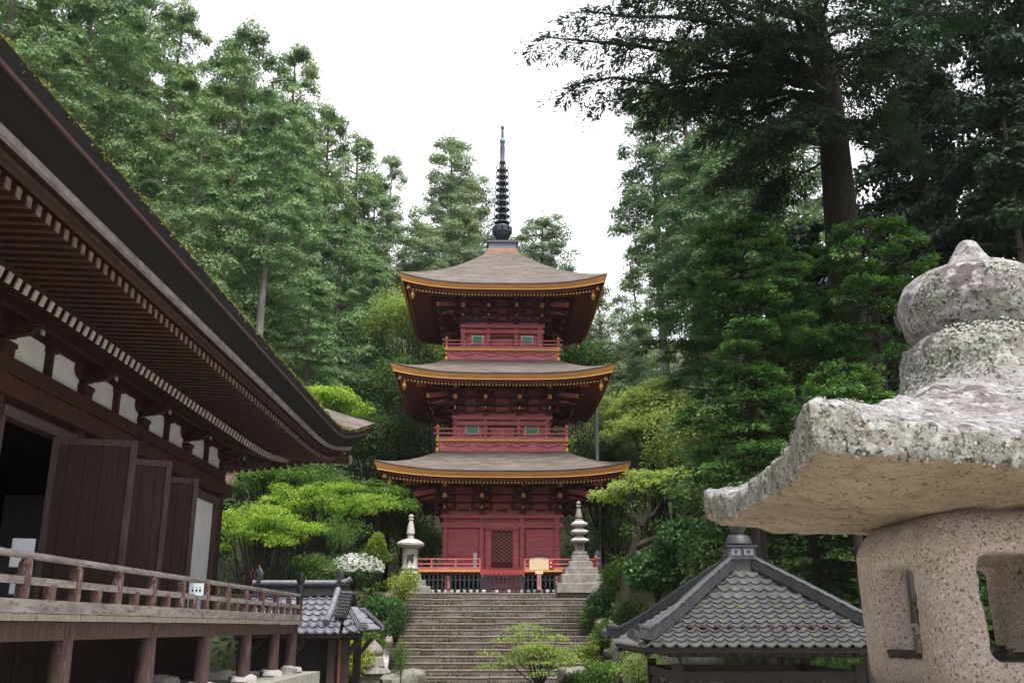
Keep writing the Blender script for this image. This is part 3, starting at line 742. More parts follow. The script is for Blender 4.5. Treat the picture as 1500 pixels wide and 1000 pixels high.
rubble_wall('boulder_wall', 'low mossy boulder wall behind the small tiled pavilion', [(3.9, 34.6, .6), (5.2, 34.2, .9), (7.0, 33.6, 1.1)], 2.2, 8, size=.6)
# slanting kerb slab on the left
b = MB(); b.beam((-4.60, 37.9, 1.42), (-4.60, 35.4, -.58), .24, .20); tag(b.build('kerb_slab', M['stonew'], bevel=.02), 'pale slanting stone slab edging the lower stairs on the gatehouse side', 'kerb')
# black picket fence: two wings and a taller gate
def picket(name, label, x0, x1, z, h, y, posts=True):
    t = thing(name, label, 'gate' if 'gate' in name else 'fence', ((x0 + x1) / 2, y, z)); n = round((x1 - x0) / .19)
    r_ = MB()
    for zz in (h * .2, h * .82): r_.box(((x0 + x1) / 2, y + .03, z + zz), (x1 - x0, .035, .06))
    r_.build('rail', M['iron'], t, world=True)
    for i in range(n + 1):
        x = x0 + (x1 - x0) * i / n; k = MB(); big = i in (0, n) and posts
        k.box((x, y - (0 if not big else .01), z + h / 2), (.11 if big else .068, .11 if big else .03, h)); k.box((x, y - (0 if not big else .01), z + h + .02), (.11 if big else .068, .11 if big else .03, .04), 0, .4)
        k.build('picket' if not big else 'post', M['iron'], t, world=True)
    return t
FY = 41.9
picket('picket_fence', 'low black picket fence at the stair top beside the votive stone lantern', -3.92, -1.26, 2.99, .66, FY)
picket('picket_gate', 'taller black picket gate in the middle of the stair top', -1.12, .36, 2.99, .80, FY - .05)
picket('picket_fence', 'low black picket fence at the stair top behind the wooden signboard', .50, 3.1, 2.99, .66, FY)
rr = random.Random(2)
for i in range(26):                                                       # white kerb stones at the fence foot
    x = -3.9 + i * .27
    if -1.2 < x < .35 and i % 2: continue
    b = MB(); boulder(b, (0, 0, 0), (.17, .14, .14), rr, 5); o = b.build('kerb_stone', M['stonew'], None, smooth=True); o.location = (x, FY - .12, 3.04)
    tag(o, 'small whitish kerb stone in the row below the black picket fence', 'stone', 'kerb stones below the picket fence')
# wooden notice board on a post
c = at(790, 866, 41.2); t = thing('signboard', 'pale wooden signboard with a small roof on a dark post at the stair top', 'signboard', (c.x, c.y, 2.95))
b = MB(); b.box((0, .05, .62), (.15, .10, 1.24)); b.build('post', M['dkbr'], t)
b = MB(); b.box((0, -.02, 1.22), (.80, .05, .52)); b.box((0, -.015, .86), (.32, .05, .16)); bd = b.build('board', M['signb'], t)
b = MB(); b.beam((-.44, -.02, 1.47), (0, -.02, 1.53), .12, .05); b.beam((0, -.02, 1.53), (.44, -.02, 1.47), .12, .05); b.build('cap', M['dkbr'], t)
b = MB(); b.box((0, -.015, .45), (.15, .03, .62)); b.build('plaque', mat('pinkish_plaque', (.42, .20, .19), (.36, .16, .15), 5), t)
b = MB(); r_ = random.Random(9)
for i in range(5):
    for j in range(6): b.box((-.26 + i * .13, -.048, 1.40 - j * .065), (r_.uniform(.02, .05), .004, r_.uniform(.015, .04)))
b.build('writing', M['redink'], bd)
b = MB()
for j in range(6): b.box((0, -.032, .66 - j * .07), (.05, .004, .04))
b.build('writing', M['ink'], t)

# ---------------------------------------------------------------- stone lantern and stone pagoda beside the stair top
c = at(599, 867, 41.0); t = thing('stone_lantern', 'grey stone votive lantern with rounded cap and carved glyph at the stair top', 'stone lantern', (c.x, c.y, 2.95), .2, None, (.95, .95, .88))
b = MB()
b.build
for z, s, h in ((.14, 1.75, .30), (.43, 1.35, .28), (.69, .98, .24)):
    b = MB(); b.box((0, 0, z), (s, s, h), 0, .97, .03); b.build('plinth_step', M['stone'], t)
b = MB(); b.lathe([(.36, .80), (.40, .85), (.40, .92), (.33, 1.0), (.33, 1.08), (.38, 1.12), (.36, 1.2), (.345, 1.25), (.345, 1.85), (.36, 2.0), (.30, 2.07)], (0, 0, 0), 18); b.build('body', M['stonew'], t, smooth=True)
b = MB(); b.lathe([(.30, 2.06), (.50, 2.12), (.62, 2.20), (.63, 2.29), (.52, 2.38), (.36, 2.46), (.17, 2.52)], (0, 0, 0), 12); b.build('cap', M['stonew'], t, smooth=True)
b = MB(); b.lathe([(.13, 2.5), (.16, 2.60), (.12, 2.70), (.19, 2.76), (.17, 2.95), (.12, 3.2), (.085, 3.38), (.12, 3.42), (.12, 3.48), (.08, 3.5), (.125, 3.56), (.12, 3.62), (.03, 3.68)], (0, 0, 0), 12); b.build('finial', M['stonew'], t, smooth=True)
b = MB()
for (x0, z0, x1, z1) in ((-.14, .10, .15, .12), (-.02, .22, -.03, -.02), (-.16, -.02, .02, .0), (.03, .18, .16, .2), (.07, .2, .06, -.16), (-.12, .18, -.16, .05), (-.10, -.04, -.16, -.17), (.0, -.02, .14, -.05)):
    b.beam((x0, -.36, 1.55 + z0), (x1, -.36, 1.55 + z1), .05, .045, (0, 1, 0))
b.build('carved_glyph', M['ink'], t)
c = at(850, 867, 41.0); t = thing('stone_pagoda', 'miniature three roofed stone pagoda on a tall stepped plinth beside the signboard', 'stone pagoda', (c.x, c.y, 2.95), .03, None, (1, 1, .89))
for z, s, h in ((.2, 2.05, .42), (.61, 1.72, .42), (.97, 1.38, .32), (1.27, 1.02, .30), (1.56, .74, .30)):
    b = MB(); b.box((0, 0, z), (s, s, h), rnd.uniform(-.03, .03), .97, .03); b.build('plinth_step', M['stone'], t)
z = 1.72
b = MB(); b.lathe([(.40, z), (.42, z + .06), (.40, z + .16)], (0, 0, 0), 4, math.pi / 4); b.box((0, 0, z + .37), (.40, .40, .42), 0, .96, .02); b.build('shaft', M['stone'], t)
b = MB(); b.tube([(.09 * math.cos(a), -.205, z + .38 + .13 * math.sin(a)) for a in np.linspace(0, 6.28, 14)], .014, 4); b.build('carved_figure', M['ink'], t)
for i, (zz, w_) in enumerate(((2.32, .47), (2.72, .44), (3.08, .42))):
    b = MB(); b.lathe([(w_ * .6, zz - .02), (w_ * .95, zz + .0), (w_ * 1.12, zz + .06), (w_ * 1.10, zz + .12), (w_ * .75, zz + .17), (w_ * .52, zz + .25)], (0, 0, 0), 4, math.pi / 4); b.build('roof', M['stonew'], t)
    if i < 2: b = MB(); b.box((0, 0, zz + .28), (.33 - .03 * i, .33 - .03 * i, .26)); b.build('storey', M['stone'], t)
b = MB(); b.lathe([(.13, 3.3), (.17, 3.36), (.10, 3.42), (.15, 3.48), (.14, 3.62), (.10, 3.8), (.07, 3.94), (.11, 3.99), (.10, 4.05), (.06, 4.08), (.10, 4.14), (.09, 4.2), (.02, 4.27)], (0, 0, 0), 12); b.build('finial', M['stone'], t, smooth=True)
# small stone jewel top and boulder at the stair foot
c = at(546, 997, 34.6); t = thing('small_stone_lantern', 'small old stone lantern with pointed jewel top below the pale slanting slab', 'stone lantern', (c.x, c.y, -.9))
b = MB(); b.box((0, 0, .25), (.8, .8, .5), .2, .9, .03); b.box((0, 0, .72), (1.3, 1.0, .44), .1, .75, .05); b.build('base', M['stone'], t)
b = MB(); b.lathe([(.45, .92), (.62, 1.0), (.55, 1.12), (.40, 1.2), (.38, 1.3)], (0, 0, 0), 10); b.box((0, 0, 1.38), (.72, .72, .32), .2, .85, .03); b.build('cap', M['stone'], t)
b = MB(); b.lathe([(.26, 1.52), (.33, 1.62), (.34, 1.72), (.26, 1.86), (.12, 1.98), (.03, 2.08)], (0, 0, 0), 12); b.build('jewel', M['stone'], t, smooth=True)
for px, py, Y, s, lb in ((700, 1005, 33, 0, ''), (838, 988, 35.2, .75, 'rounded mossy boulder at the foot of the stairs beside the young maple'), (590, 1000, 34.2, 1.0, 'flat grey boulder at the stair foot behind the pine sapling'), (925, 905, 37.5, .9, 'grey boulder among leaves under the gnarled tree'), (893, 925, 37, 1.0, 'large brown boulder against the pavilion side of the stairway')):
    if not s: continue
    b = MB(); boulder(b, (0, 0, 0), (s * 1.3, s, s * .8), rnd, 9); o = b.build('boulder', M['rock'], None, smooth=True); o.location = at(px, py, Y); tag(o, lb, 'boulder')
# steel pole behind the pagoda's right side
c = at(879, 840, 50); b = MB(); b.tube([(0, 0, 0), (0, 0, at(879, 585, 50).z - 3)], .10, 8); o = b.build('utility_pole', M['grey'], None, smooth=True); o.location = (c.x, 50, 3); tag(o, 'slim grey metal pole standing behind the pagoda roof corners nearest the gnarled tree', 'pole')
c = at(876, 832, 44.5); b = MB(); b.lathe([(.14, 0), (.14, 1.55), (.17, 1.57), (.17, 1.64), (.10, 1.68), (.15, 1.78), (.12, 1.92), (.02, 2.02)], (0, 0, 0), 12); o = b.build('bollard', M['grey'], None, smooth=True); o.location = (c.x, 44.5, 2.95)
tag(o, 'grey rounded bollard post beside the end of the red veranda', 'bollard')
# ---------------------------------------------------------------- temple hall on the left
WX, WY, VX, VY, FZ, TZ = -7.15, 23.45, -5.35, 25.5, 1.74, .5
EX, EY, NY = -4.30, 26.85, -4.0                     # eave edge in front, at the far side, near end
hall = thing('temple_hall', 'large dark wooden temple hall with thick bark eaves and a railed veranda', 'temple hall', (-12, 12, TZ))
def hb(mb, name, m, parent=None, **k): return mb.build(name, M[m] if isinstance(m, str) else m, parent or hall, world=True, **k)
b = MB(); b.box((-16.8, 9.5, TZ - .8), (23.6, 33.6, 1.6)); o = b.build('stone_platform', M['concrete']); tag(o, 'grey stone platform under the veranda of the dark hall', 'platform')

def lift(d, L, D=4.8): return L * max(0, 1 - d / D) ** 2.6
def eave_pt(u, i, dz, L, out=0):
    dz -= .085; L += .09
    """u in [0,1] runs along the front to the corner, [1,2] along the far side; i inset from the edge"""
    if u <= 1:
        y1 = EY - i; y = NY + (y1 - NY) * u; d = y1 - y; q = out * max(0, 1 - d / 3.0) ** 2.5
        return (EX - i + q, y + q * (1 if u == 1 else max(0, 1 - d / 1.5)), EYE + dz + lift(d, L))
    x0 = EX - i; x = x0 + (-21 - x0) * (u - 1); d = x0 - x; q = out * max(0, 1 - d / 3.0) ** 2.5
    return (x + q * max(0, 1 - d / 1.5), EY - i + q, EYE + dz + lift(d, L))
US = [1 - (1 - k / 46) ** 1.8 for k in range(47)] + [1 + (k / 26) ** 1.8 for k in range(1, 27)]
def sweep(prof): return [[eave_pt(u, *p) for u in US] for p in prof]
# roof surface
b = MB(); prof = [(0, 4.85, .80, .34)]
for k in range(1, 15):
    t = k / 14; prof.append((8.4 * t, 4.85 + 4.9 * (.62 * t + .38 * t * t), .80 * (1 - t) ** 3, .34 * (1 - t) ** 3))
b.grid(sweep(prof))
roof = hb(b, 'roof', M['bark'], smooth=True)
b = MB(); b.grid(sweep([(.035, 4.70, .70, .30), (0, 4.848, .80, .34)])); hb(b, 'bark_lip', 'barkdark', roof, smooth=True)
b = MB(); b.grid(sweep([(.05, 4.655, .66, .28), (.03, 4.66, .68, .29), (.03, 4.702, .70, .30)])); hb(b, 'bark_line', 'redline', roof)
b = MB(); b.grid(sweep([(.33, 4.46, .42, .14), (.30, 4.47, .44, .15), (.18, 4.56, .55, .22), (.11, 4.63, .63, .26), (.05, 4.655, .66, .28)])); hb(b, 'bark_edge', 'barkdark', roof, smooth=True)
b = MB(); b.grid(sweep([(.40, 4.385, .36, .12), (.345, 4.385, .37, .12), (.33, 4.46, .42, .14)])); hb(b, 'eave_strip', 'strip', roof)
# moss along the top edge, ragged
lv = Leaves(77); r = lv.r; n = 9000
u = r.uniform(0, 1, n) ** .75; P = np.array([eave_pt(float(q), .0, 4.86, .80, .34) for q in u]) + r.normal(size=(n, 3)) * .014
P[:, 0] -= np.abs(r.normal(size=n)) * .10; P[:, 2] += (EX - P[:, 0]).clip(-.1, 1) * .40 - .02 + .03 * np.sin(P[:, 1] * 5) * np.sin(P[:, 1] * 13)
lv.put(P, r.normal(size=(n, 3)) + [0.4, 0, .5], r.normal(size=(n, 3)), .045, .026, r.uniform(0, 1, n))
o = lv.mesh('moss', leafmat('roof_moss_tufts', (.045, .045, .016), (.17, .17, .04), .2), roof); o.matrix_basis = wm(hall).inverted(); o['kind'] = 'stuff'
# soffit and rafters
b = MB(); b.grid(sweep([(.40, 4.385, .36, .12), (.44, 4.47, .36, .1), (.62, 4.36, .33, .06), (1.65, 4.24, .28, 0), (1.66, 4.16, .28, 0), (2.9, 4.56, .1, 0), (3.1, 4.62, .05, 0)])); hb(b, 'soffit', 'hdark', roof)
fl, ba = MB(), MB(); fl1, ba1 = [], []                              # far rows in one mesh, the large near ones one by one
def rafters(axis):
    n = 146 if axis == 0 else 72
    for k in range(n):
        q = (NY + .2 + k * .21) if axis == 0 else (EX - .5 - k * .21)
        corner = (EY if axis == 0 else EX)
        d = (EY - q) if axis == 0 else (EX - q)                      # distance from the corner along the eave
        if d < .55: continue
        def pt(i, dz): return (EX - i, q, EYE - .085 + dz) if axis == 0 else (q, EY - i, EYE - .085 + dz)
        l1 = lift(max(0, d - .5), .42)
        i1 = min(1.62, d - .05)
        if i1 > .7:
            a = Vector(pt(.56, 4.17 + l1)); c = Vector(pt(i1, 4.11 + .10 * (i1 / 1.62) + l1 * .8)); e = (a - c).normalized(); m_ = fl
            if axis == 0 and 4.6 < q < 15.1: m_ = MB(); fl1.append(m_)
            m_.m = 0; m_.beam(a, c, .085, .11); m_.m = 1; m_.beam(a, a + e * .015, .087, .112)
        i2 = min(2.9, d - .05)
        if i2 > 1.75:
            l2 = lift(max(0, d - 1.6), .36)
            a = Vector(pt(1.58, 3.99 + l2)); c = Vector(pt(i2, 3.99 + .42 * (i2 - 1.58) / 1.32 + l2 * .3)); e = (a - c).normalized(); m_ = ba
            if axis == 0 and 8.2 < q < 18.7: m_ = MB(); ba1.append(m_)
            m_.m = 0; m_.beam(a, c, .09, .13); m_.m = 1; m_.beam(a, a + e * .02, .092, .132)
rafters(0); rafters(1)
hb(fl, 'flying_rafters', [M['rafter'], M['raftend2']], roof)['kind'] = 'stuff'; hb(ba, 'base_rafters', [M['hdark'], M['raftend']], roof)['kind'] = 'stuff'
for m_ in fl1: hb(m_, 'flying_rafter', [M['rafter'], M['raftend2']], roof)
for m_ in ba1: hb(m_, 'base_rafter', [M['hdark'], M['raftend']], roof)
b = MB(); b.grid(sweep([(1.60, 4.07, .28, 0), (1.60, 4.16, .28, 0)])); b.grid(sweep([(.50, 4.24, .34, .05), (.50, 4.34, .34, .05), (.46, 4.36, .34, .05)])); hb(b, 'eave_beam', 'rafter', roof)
b = MB(); b.beam((EX - .30, EY - .30, EYE + 4.47), (WX, WY, EYE + 4.3), .18, .24); hb(b, 'hip_rafter', 'hwood', roof)
b = MB(); b.beam((EX - .24, EY - .24, EYE + 4.475), (EX - .30, EY - .30, EYE + 4.47), .185, .245); hb(b, 'hip_rafter_end', 'strip', roof)
# walls
PY = [23.3, 20.6, 18.0, 15.4, 12.8, 10.2, 7.6, 5.0, 2.4, -.2]
for y in PY + []:
    b = MB(); b.tube([(WX, y, FZ), (WX, y, EYE + 3.64)], .155, 14); hb(b, 'pillar', 'hwood', smooth=True)
for x in (-9.8, -12.4, -15, -17.6):
    b = MB(); b.tube([(x, WY - .15, FZ), (x, WY - .15, EYE + 3.64)], .155, 12); hb(b, 'pillar', 'hwood', smooth=True)
def wb(mb, y0, y1, z0, z1, x, th): mb.box((x, (y0 + y1) / 2, (z0 + z1) / 2), (th, y1 - y0, z1 - z0))
b = MB(); wb(b, -.4, 23.3, EYE + 3.40, EYE + 3.64, WX + .0, .24); b.box((-12.5, WY - .15, EYE + 3.52), (10.6, .24, .24)); hb(b, 'head_beam', 'hwood')
b = MB(); wb(b, -.4, 23.75, EYE + 3.06, EYE + 3.33, WX + .12, .20); b.box((-12.5, WY + .0, EYE + 3.20), (10.4, .2, .27)); hb(b, 'tie_beam', 'hwood')
b = MB(); wb(b, -.4, 23.2, EYE + 3.33, EYE + 3.40, WX + .0, .1); hb(b, 'plaster_strip', 'white')
b = MB(); wb(b, -.4, 23.2, EYE + 4.12, EYE + 4.40, WX + .0, .16); b.box((-12.5, WY - .15, EYE + 4.2), (10.6, .16, .38)); hb(b, 'wall_plate', 'hdark')
b = MB(); b.box((-12.5, WY - .16, EYE + 3.83), (10.4, .1, .38)); b.box((-12.5, WY - .17, (FZ + EYE + 3.06) / 2), (10.4, .1, EYE + 3.06 - FZ)); hb(b, 'side_wall', 'white')
for i in range(len(PY) - 1):
    y1, y0 = PY[i], PY[i + 1]; m_ = (y0 + y1) / 2
    for a, c in ((y0, m_), (m_, y1)):                                 # plaster panels with rounded upper corner against the bracket
        lo, hi = a + (.13 if a == y0 else .055), c - (.13 if c == y1 else .055)
        zb, zt = EYE + 3.64, EYE + 4.12; b = MB(); x = WX + .02
        rc = .10; pts = [(lo, zb), (hi, zb)]
        big = .15
        r1 = big if c == y1 else rc; r0 = big if a == y0 else rc
        pts += [(hi, zt - r1 * .8)] + [(hi - r1 * (1 - math.cos(t)), zt - r1 * .8 * (1 - math.sin(t))) for t in np.linspace(.3, 1.57, 5)]
        pts += [(lo + r0 * (1 - math.cos(t)), zt - r0 * .8 * (1 - math.sin(t))) for t in np.linspace(1.57, .3, 5)] + [(lo, zt - r0 * .8)]
        vs = [(x, p, q) for p, q in pts] + [(x - .06, p, q) for p, q in pts]; n = len(pts)
        b.add(vs, [tuple(range(n)), tuple(range(2 * n - 1, n - 1, -1))] + [(k, k + n, (k + 1) % n + n, (k + 1) % n) for k in range(n)])
        hb(b, 'plaster_panel', 'white')
    b = MB(); wb(b, y0 + .1, y1 - .1, EYE + 3.64, EYE + 4.12, WX - .09, .12); hb(b, 'panel_backing', 'hdark')
    b = MB(); b.box((WX + .05, m_, EYE + 3.83), (.14, .10, .38)); b.box((WX + .06, m_, EYE + 4.06), (.2, .18, .08)); hb(b, 'strut', 'hwood')
for y in PY:                                                          # boat-shaped bracket on every pillar
    b = MB(); b.box((WX, y, EYE + 3.70), (.30, .30, .13)); b.box((WX + .0, y, EYE + 3.785), (.34, .34, .07), 0, 1.0)
    for dx, dy in ((0, 1), (1, 0)):
        L_ = .36 if dy else .44; s = []
        for q in np.linspace(-1, 1, 13):
            s.append((q * L_, 0.05 + .12 * max(0, 1 - abs(q) ** 2.2) ** .5 if abs(q) < 1 else .04))
        vs = []
        for q, h in s:
            for e in (-.06, .06):
                for zz in (EYE + 4.06, EYE + 4.06 - h): vs.append((WX + (q if dx else e) + (.0 if dy else .08), y + (q if dy else e), zz))
        n = len(s); fs = []
        for k in range(n - 1):
            a = k * 4; c = a + 4; fs += [(a, c, c + 1, a + 1), (a + 3, c + 3, c + 2, a + 2), (a + 1, c + 1, c + 3, a + 3), (a + 2, c + 2, c, a)]
        fs += [(0, 1, 3, 2), (n * 4 - 4, n * 4 - 2, n * 4 - 1, n * 4 - 3)]; b.add(vs, fs)
    for q in (-.28, 0, .28): b.box((WX + .0, y + q, EYE + 4.10), (.20, .15, .09))
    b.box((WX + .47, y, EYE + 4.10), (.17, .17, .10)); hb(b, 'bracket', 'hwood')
    b = MB(); b.box((WX + .575, y, EYE + 3.95), (.02, .10, .07)); hb(b, 'bracket_tip', 'raftend')
b = MB(); b.beam((WX + .47, -1, EYE + 4.15), (WX + .47, 24, EYE + 4.15), .12, .12); hb(b, 'eave_purlin', 'hdark')
# doors, openings, closed bays
for i in range(len(PY) - 1):
    y1, y0 = PY[i], PY[i + 1]
    b = MB()
    for y in (y0 + .22, y1 - .22): b.box((WX, y, (FZ + EYE + 2.86) / 2), (.17, .13, EYE + 2.86 - FZ))
    wb(b, y0 + .15, y1 - .15, EYE + 2.82, EYE + 2.97, WX + .02, .2); wb(b, y0 + .15, y1 - .15, FZ, FZ + .12, WX, .2); hb(b, 'door_frame', 'frame')
    b = MB(); wb(b, y0 + .1, y1 - .1, EYE + 2.97, EYE + 3.07, WX - .02, .1); hb(b, 'lintel_board', 'hwood')
    b = MB()
    if i == 0: wb(b, y0 + .15, y1 - .15, FZ + .1, EYE + 2.82, WX - .03, .06); hb(b, 'plaster_wall', 'white')
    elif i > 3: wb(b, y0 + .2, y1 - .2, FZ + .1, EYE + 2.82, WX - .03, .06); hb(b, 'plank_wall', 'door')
def leaf(p, q, z0=FZ + .08, z1=EYE + 2.79):
    p = Vector((*p, 0)); q = Vector((*q, 0)); d = (q - p).normalized(); n_ = Vector((d.y, -d.x, 0)); L_ = (q - p).length; ang = math.atan2(d.y, d.x)
    if n_.y > 0: n_ = -n_
    b = MB(); k = 5
    for i in range(k):
        c = p + d * (L_ * (i + .5) / k) + n_ * (.004 * (i % 2)); b.box((c.x, c.y, (z0 + z1) / 2), (L_ / k - .006, .04, z1 - z0 - .06), ang)
    o = hb(b, 'door_leaf', 'door'); f = MB()
    for t in (.045, L_ - .045): c = p + d * t + n_ * .006; f.box((c.x, c.y, (z0 + z1) / 2), (.09, .075, z1 - z0), ang)
    for zz in (z1 - .05, z0 + .05): c = p + d * (L_ / 2) + n_ * .003; f.box((c.x, c.y, zz), (L_ - .17, .062, .10), ang)
    hb(f, 'leaf_frame', 'frame', o)
leaf((-7.05, 14.52), (-5.86, 14.80)); leaf((-7.05, 16.15), (-5.99, 16.75)); leaf((-7.0, 18.35), (-6.16, 18.78))
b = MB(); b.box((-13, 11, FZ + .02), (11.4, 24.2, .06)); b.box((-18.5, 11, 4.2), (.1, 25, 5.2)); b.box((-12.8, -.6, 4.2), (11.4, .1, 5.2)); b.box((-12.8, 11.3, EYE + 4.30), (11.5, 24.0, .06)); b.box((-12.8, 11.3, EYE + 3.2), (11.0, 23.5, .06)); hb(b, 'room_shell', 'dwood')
# things in the doorway
o = (lambda b: b.build('paper_notice', M['paper']))(MB().box((0, 0, 0), (.02, .30, .40))); o.location = (-7.02, 14.0, 2.62); tag(o, 'white sheet of paper hung low in the dark open doorway', 'notice'); o.rotation_euler = (0, 0, R(-70))
o = (lambda b: b.build('paper_notice', M['paper']))(MB().box((0, 0, 0), (.02, .24, .26))); o.location = (-7.0, 14.0, 2.18); tag(o, 'smaller white paper below the other in the dark open doorway', 'notice'); o.rotation_euler = (0, 0, R(-70))
# veranda
b = MB(); rr = random.Random(3)
y = -2.0
while y < VY:
    w_ = rr.uniform(.17, .26); y2 = min(y + w_, VY); b.box(((VX - 7.4) / 2 + rr.uniform(-.012, .012), (y + y2) / 2, FZ - .035), (7.4 + VX - .02, y2 - y - .008, .07 + rr.uniform(0, .01))); y = y2
x = VX - 2.06
while x > -18: b.box((x - .12, (VY + WY) / 2 + .05, FZ - .035), (.23, VY - WY, .07)); x -= .24
hb(b, 'veranda_floor', 'floorb')
b = MB(); b.box((VX - .22, 11.7, FZ - .19), (.17, 27.4, .21)); b.box((-11.8, VY - .22, FZ - .195), (12.7, .17, .21)); b.box((-7.0, 11.7, FZ - .19), (.17, 23, .2)); hb(b, 'veranda_beam', 'hpost')
for y in (25.28, 23.4, 20.9, 18.1, 15.3, 12.4, 9.6, 6.8, 4.0):
    b = MB(); b.tube([(VX - .22, y, TZ + .12), (VX - .22, y, FZ - .08)], [.145, .125], 12); hb(b, 'veranda_post', 'hpost', smooth=True)
    b = MB(); b.box((VX - .7, y, FZ - .2), (1.2, .12, .16)); hb(b, 'joist', 'hpost')
    b = MB(); boulder(b, (VX - .22, y, TZ + .04), (.55, .55, .26), rr, 6); hb(b, 'foundation_stone', 'stonew', smooth=True)
for x in (-8, -10.6, -13.2):
    b = MB(); b.tube([(x, VY - .22, TZ), (x, VY - .22, FZ - .08)], .13, 10); hb(b, 'veranda_post', 'hpost', smooth=True)
for y in (22.3, 19.5, 16.6, 13.5): b = MB(); boulder(b, (-6.6 + rr.uniform(-.2, .2), y, TZ + .06), (.7, .6, .35), rr, 7); hb(b, 'foundation_stone', 'stonew', smooth=True)
b = MB()
for i in range(100): b.box((-7.32 + .004 * (i % 3), -.5 + i * .24, (TZ + FZ - .1) / 2), (.04, .235, FZ - .1 - TZ))
hb(b, 'skirting_boards', 'door')
b = MB(); b.box((-7.22, 13.9, 1.2), (.12, .34, .9)); hb(b, 'skirting_panel', 'frame')
# railing
b = MB()
HZ = 2.41
b.tube([(VX - .1, -2, HZ - .035), (VX - .1, VY - .1, HZ - .035)], .042, 10); rl = hb(b, 'handrail', 'rail', smooth=True)
b = MB(); b.box((VX - .1, 11.7, FZ + .36), (.075, 27.2, .085)); b.box((VX - .1, 11.7, FZ + .085), (.13, 27.2, .15)); hb(b, 'railing_bars', 'rail')
k = 0; y = 25.5 - 1.32
while y > 0:
    b = MB(); b.box((VX - .1, y, FZ + .30), (.11, .12, .44)); b.box((VX - .1, y, FZ + .55), (.115, .13, .05), 0, 1.0, .02); b.box((VX - .1, y, FZ + .535), (.085, .09, .10)); hb(b, 'railing_post', 'railred')
    b = MB(); b.box((VX - .1, y, FZ + .61), (.07, .075, .09)); hb(b, 'post_cap', 'rail')
    b = MB(); b.box((VX - .1, y + .66, FZ + .24), (.10, .12, .20)); hb(b, 'railing_block', 'railred'); y -= 1.32
b = MB(); b.tube([(VX - .1, VY - .1, HZ - .035), (-16, VY - .1, HZ - .035)], .042, 8); b.box((-10.7, VY - .1, FZ + .36), (10.5, .075, .085)); b.box((-10.7, VY - .1, FZ + .085), (10.5, .13, .15))
for i in range(8): b.box((VX - 1.4 - i * 1.3, VY - .1, FZ + .33), (.12, .11, .5))
hb(b, 'side_railing', 'rail')
b = MB(); b.tube([(VX - .1, VY - .1, FZ - .08), (VX - .1, VY - .1, HZ + .12)], .085, 12); hb(b, 'corner_post', 'hpost', smooth=True)
b = MB(); b.lathe([(.088, 2.28), (.092, 2.30), (.092, 2.60), (.075, 2.62), (.06, 2.66), (.095, 2.70), (.115, 2.78), (.11, 2.86), (.07, 2.93), (.02, 2.97)], (VX - .1, VY - .1, 0), 16); hb(b, 'post_finial', 'iron', smooth=True)
# small plate on the railing
t = thing('railing_sign', 'small pale blue plate with dark characters hung on the veranda railing', 'sign', (VX - .06, 16.9, FZ + .28)); t.rotation_euler = (0, 0, R(-62))
b = MB(); b.box((.02, 0, .20), (.02, .24, .20)); b.build('plate', mat('pale_blue_plate', (.52, .60, .62), (.48, .56, .58), 6, .5), t)
b = MB()
for i in range(3): b.box((.034, -.06 + i * .06, .18), (.004, .03, .05 - .01 * (i % 2))); b.box((.034, -.06 + i * .06, .23), (.004, .03, .01))
b.build('lettering', M['ink'], t)
# ---------------------------------------------------------------- tiled roofs
def tile_slope(mb, A, Bv, Cv, D, rows, tw, step=.035, wave=.035):
    """wavy overlapping tiles on the quad A (eave left), Bv (eave right), Cv (top right), D (top left)"""
    A, Bv, Cv, D = map(Vector, (A, Bv, Cv, D)); n = (Bv - A).cross(D - A).normalized(); ex = (Bv - A).normalized(); nc = 8
    sl = ((D + Cv) / 2 - (A + Bv) / 2)
    for j in range(rows):
        P = []
        for q, off in ((j, step + .004), (j + 1.06, .004), ):
            t = q / rows; l = A.lerp(D, t); r_ = Bv.lerp(Cv, t); x0 = (l - A).dot(ex); x1 = (r_ - A).dot(ex); base = A + (l - A) - ex * x0
            k0 = int(math.floor(min(x0, (A.lerp(D, j / rows) - A).dot(ex)) / tw)) ; k1 = int(math.ceil(max(x1, (Bv.lerp(Cv, j / rows) - A).dot(ex)) / tw)); row = []
            for k in range(k0 * nc, k1 * nc + 1):
                x = min(max(k * tw / nc, x0), x1); ph = (k % nc) / nc
                w_ = -math.sin(ph * math.pi) if ph < .72 else math.sin((ph - .72) / .28 * math.pi) * .9
                w_ = -math.sin(ph / .72 * math.pi) * .7 if ph < .72 else w_
                bow = 0 if q == j + 1.06 else -.012 * math.sin(ph * math.pi)
                row.append(base + ex * x + n * (off + wave * w_) - sl.normalized() * (.5 * wave * -w_ * (off > .01)))
            P.append(row)
        front = [p - n * step * .95 for p in P[0]]
        mb.grid([front, P[0], P[1]])

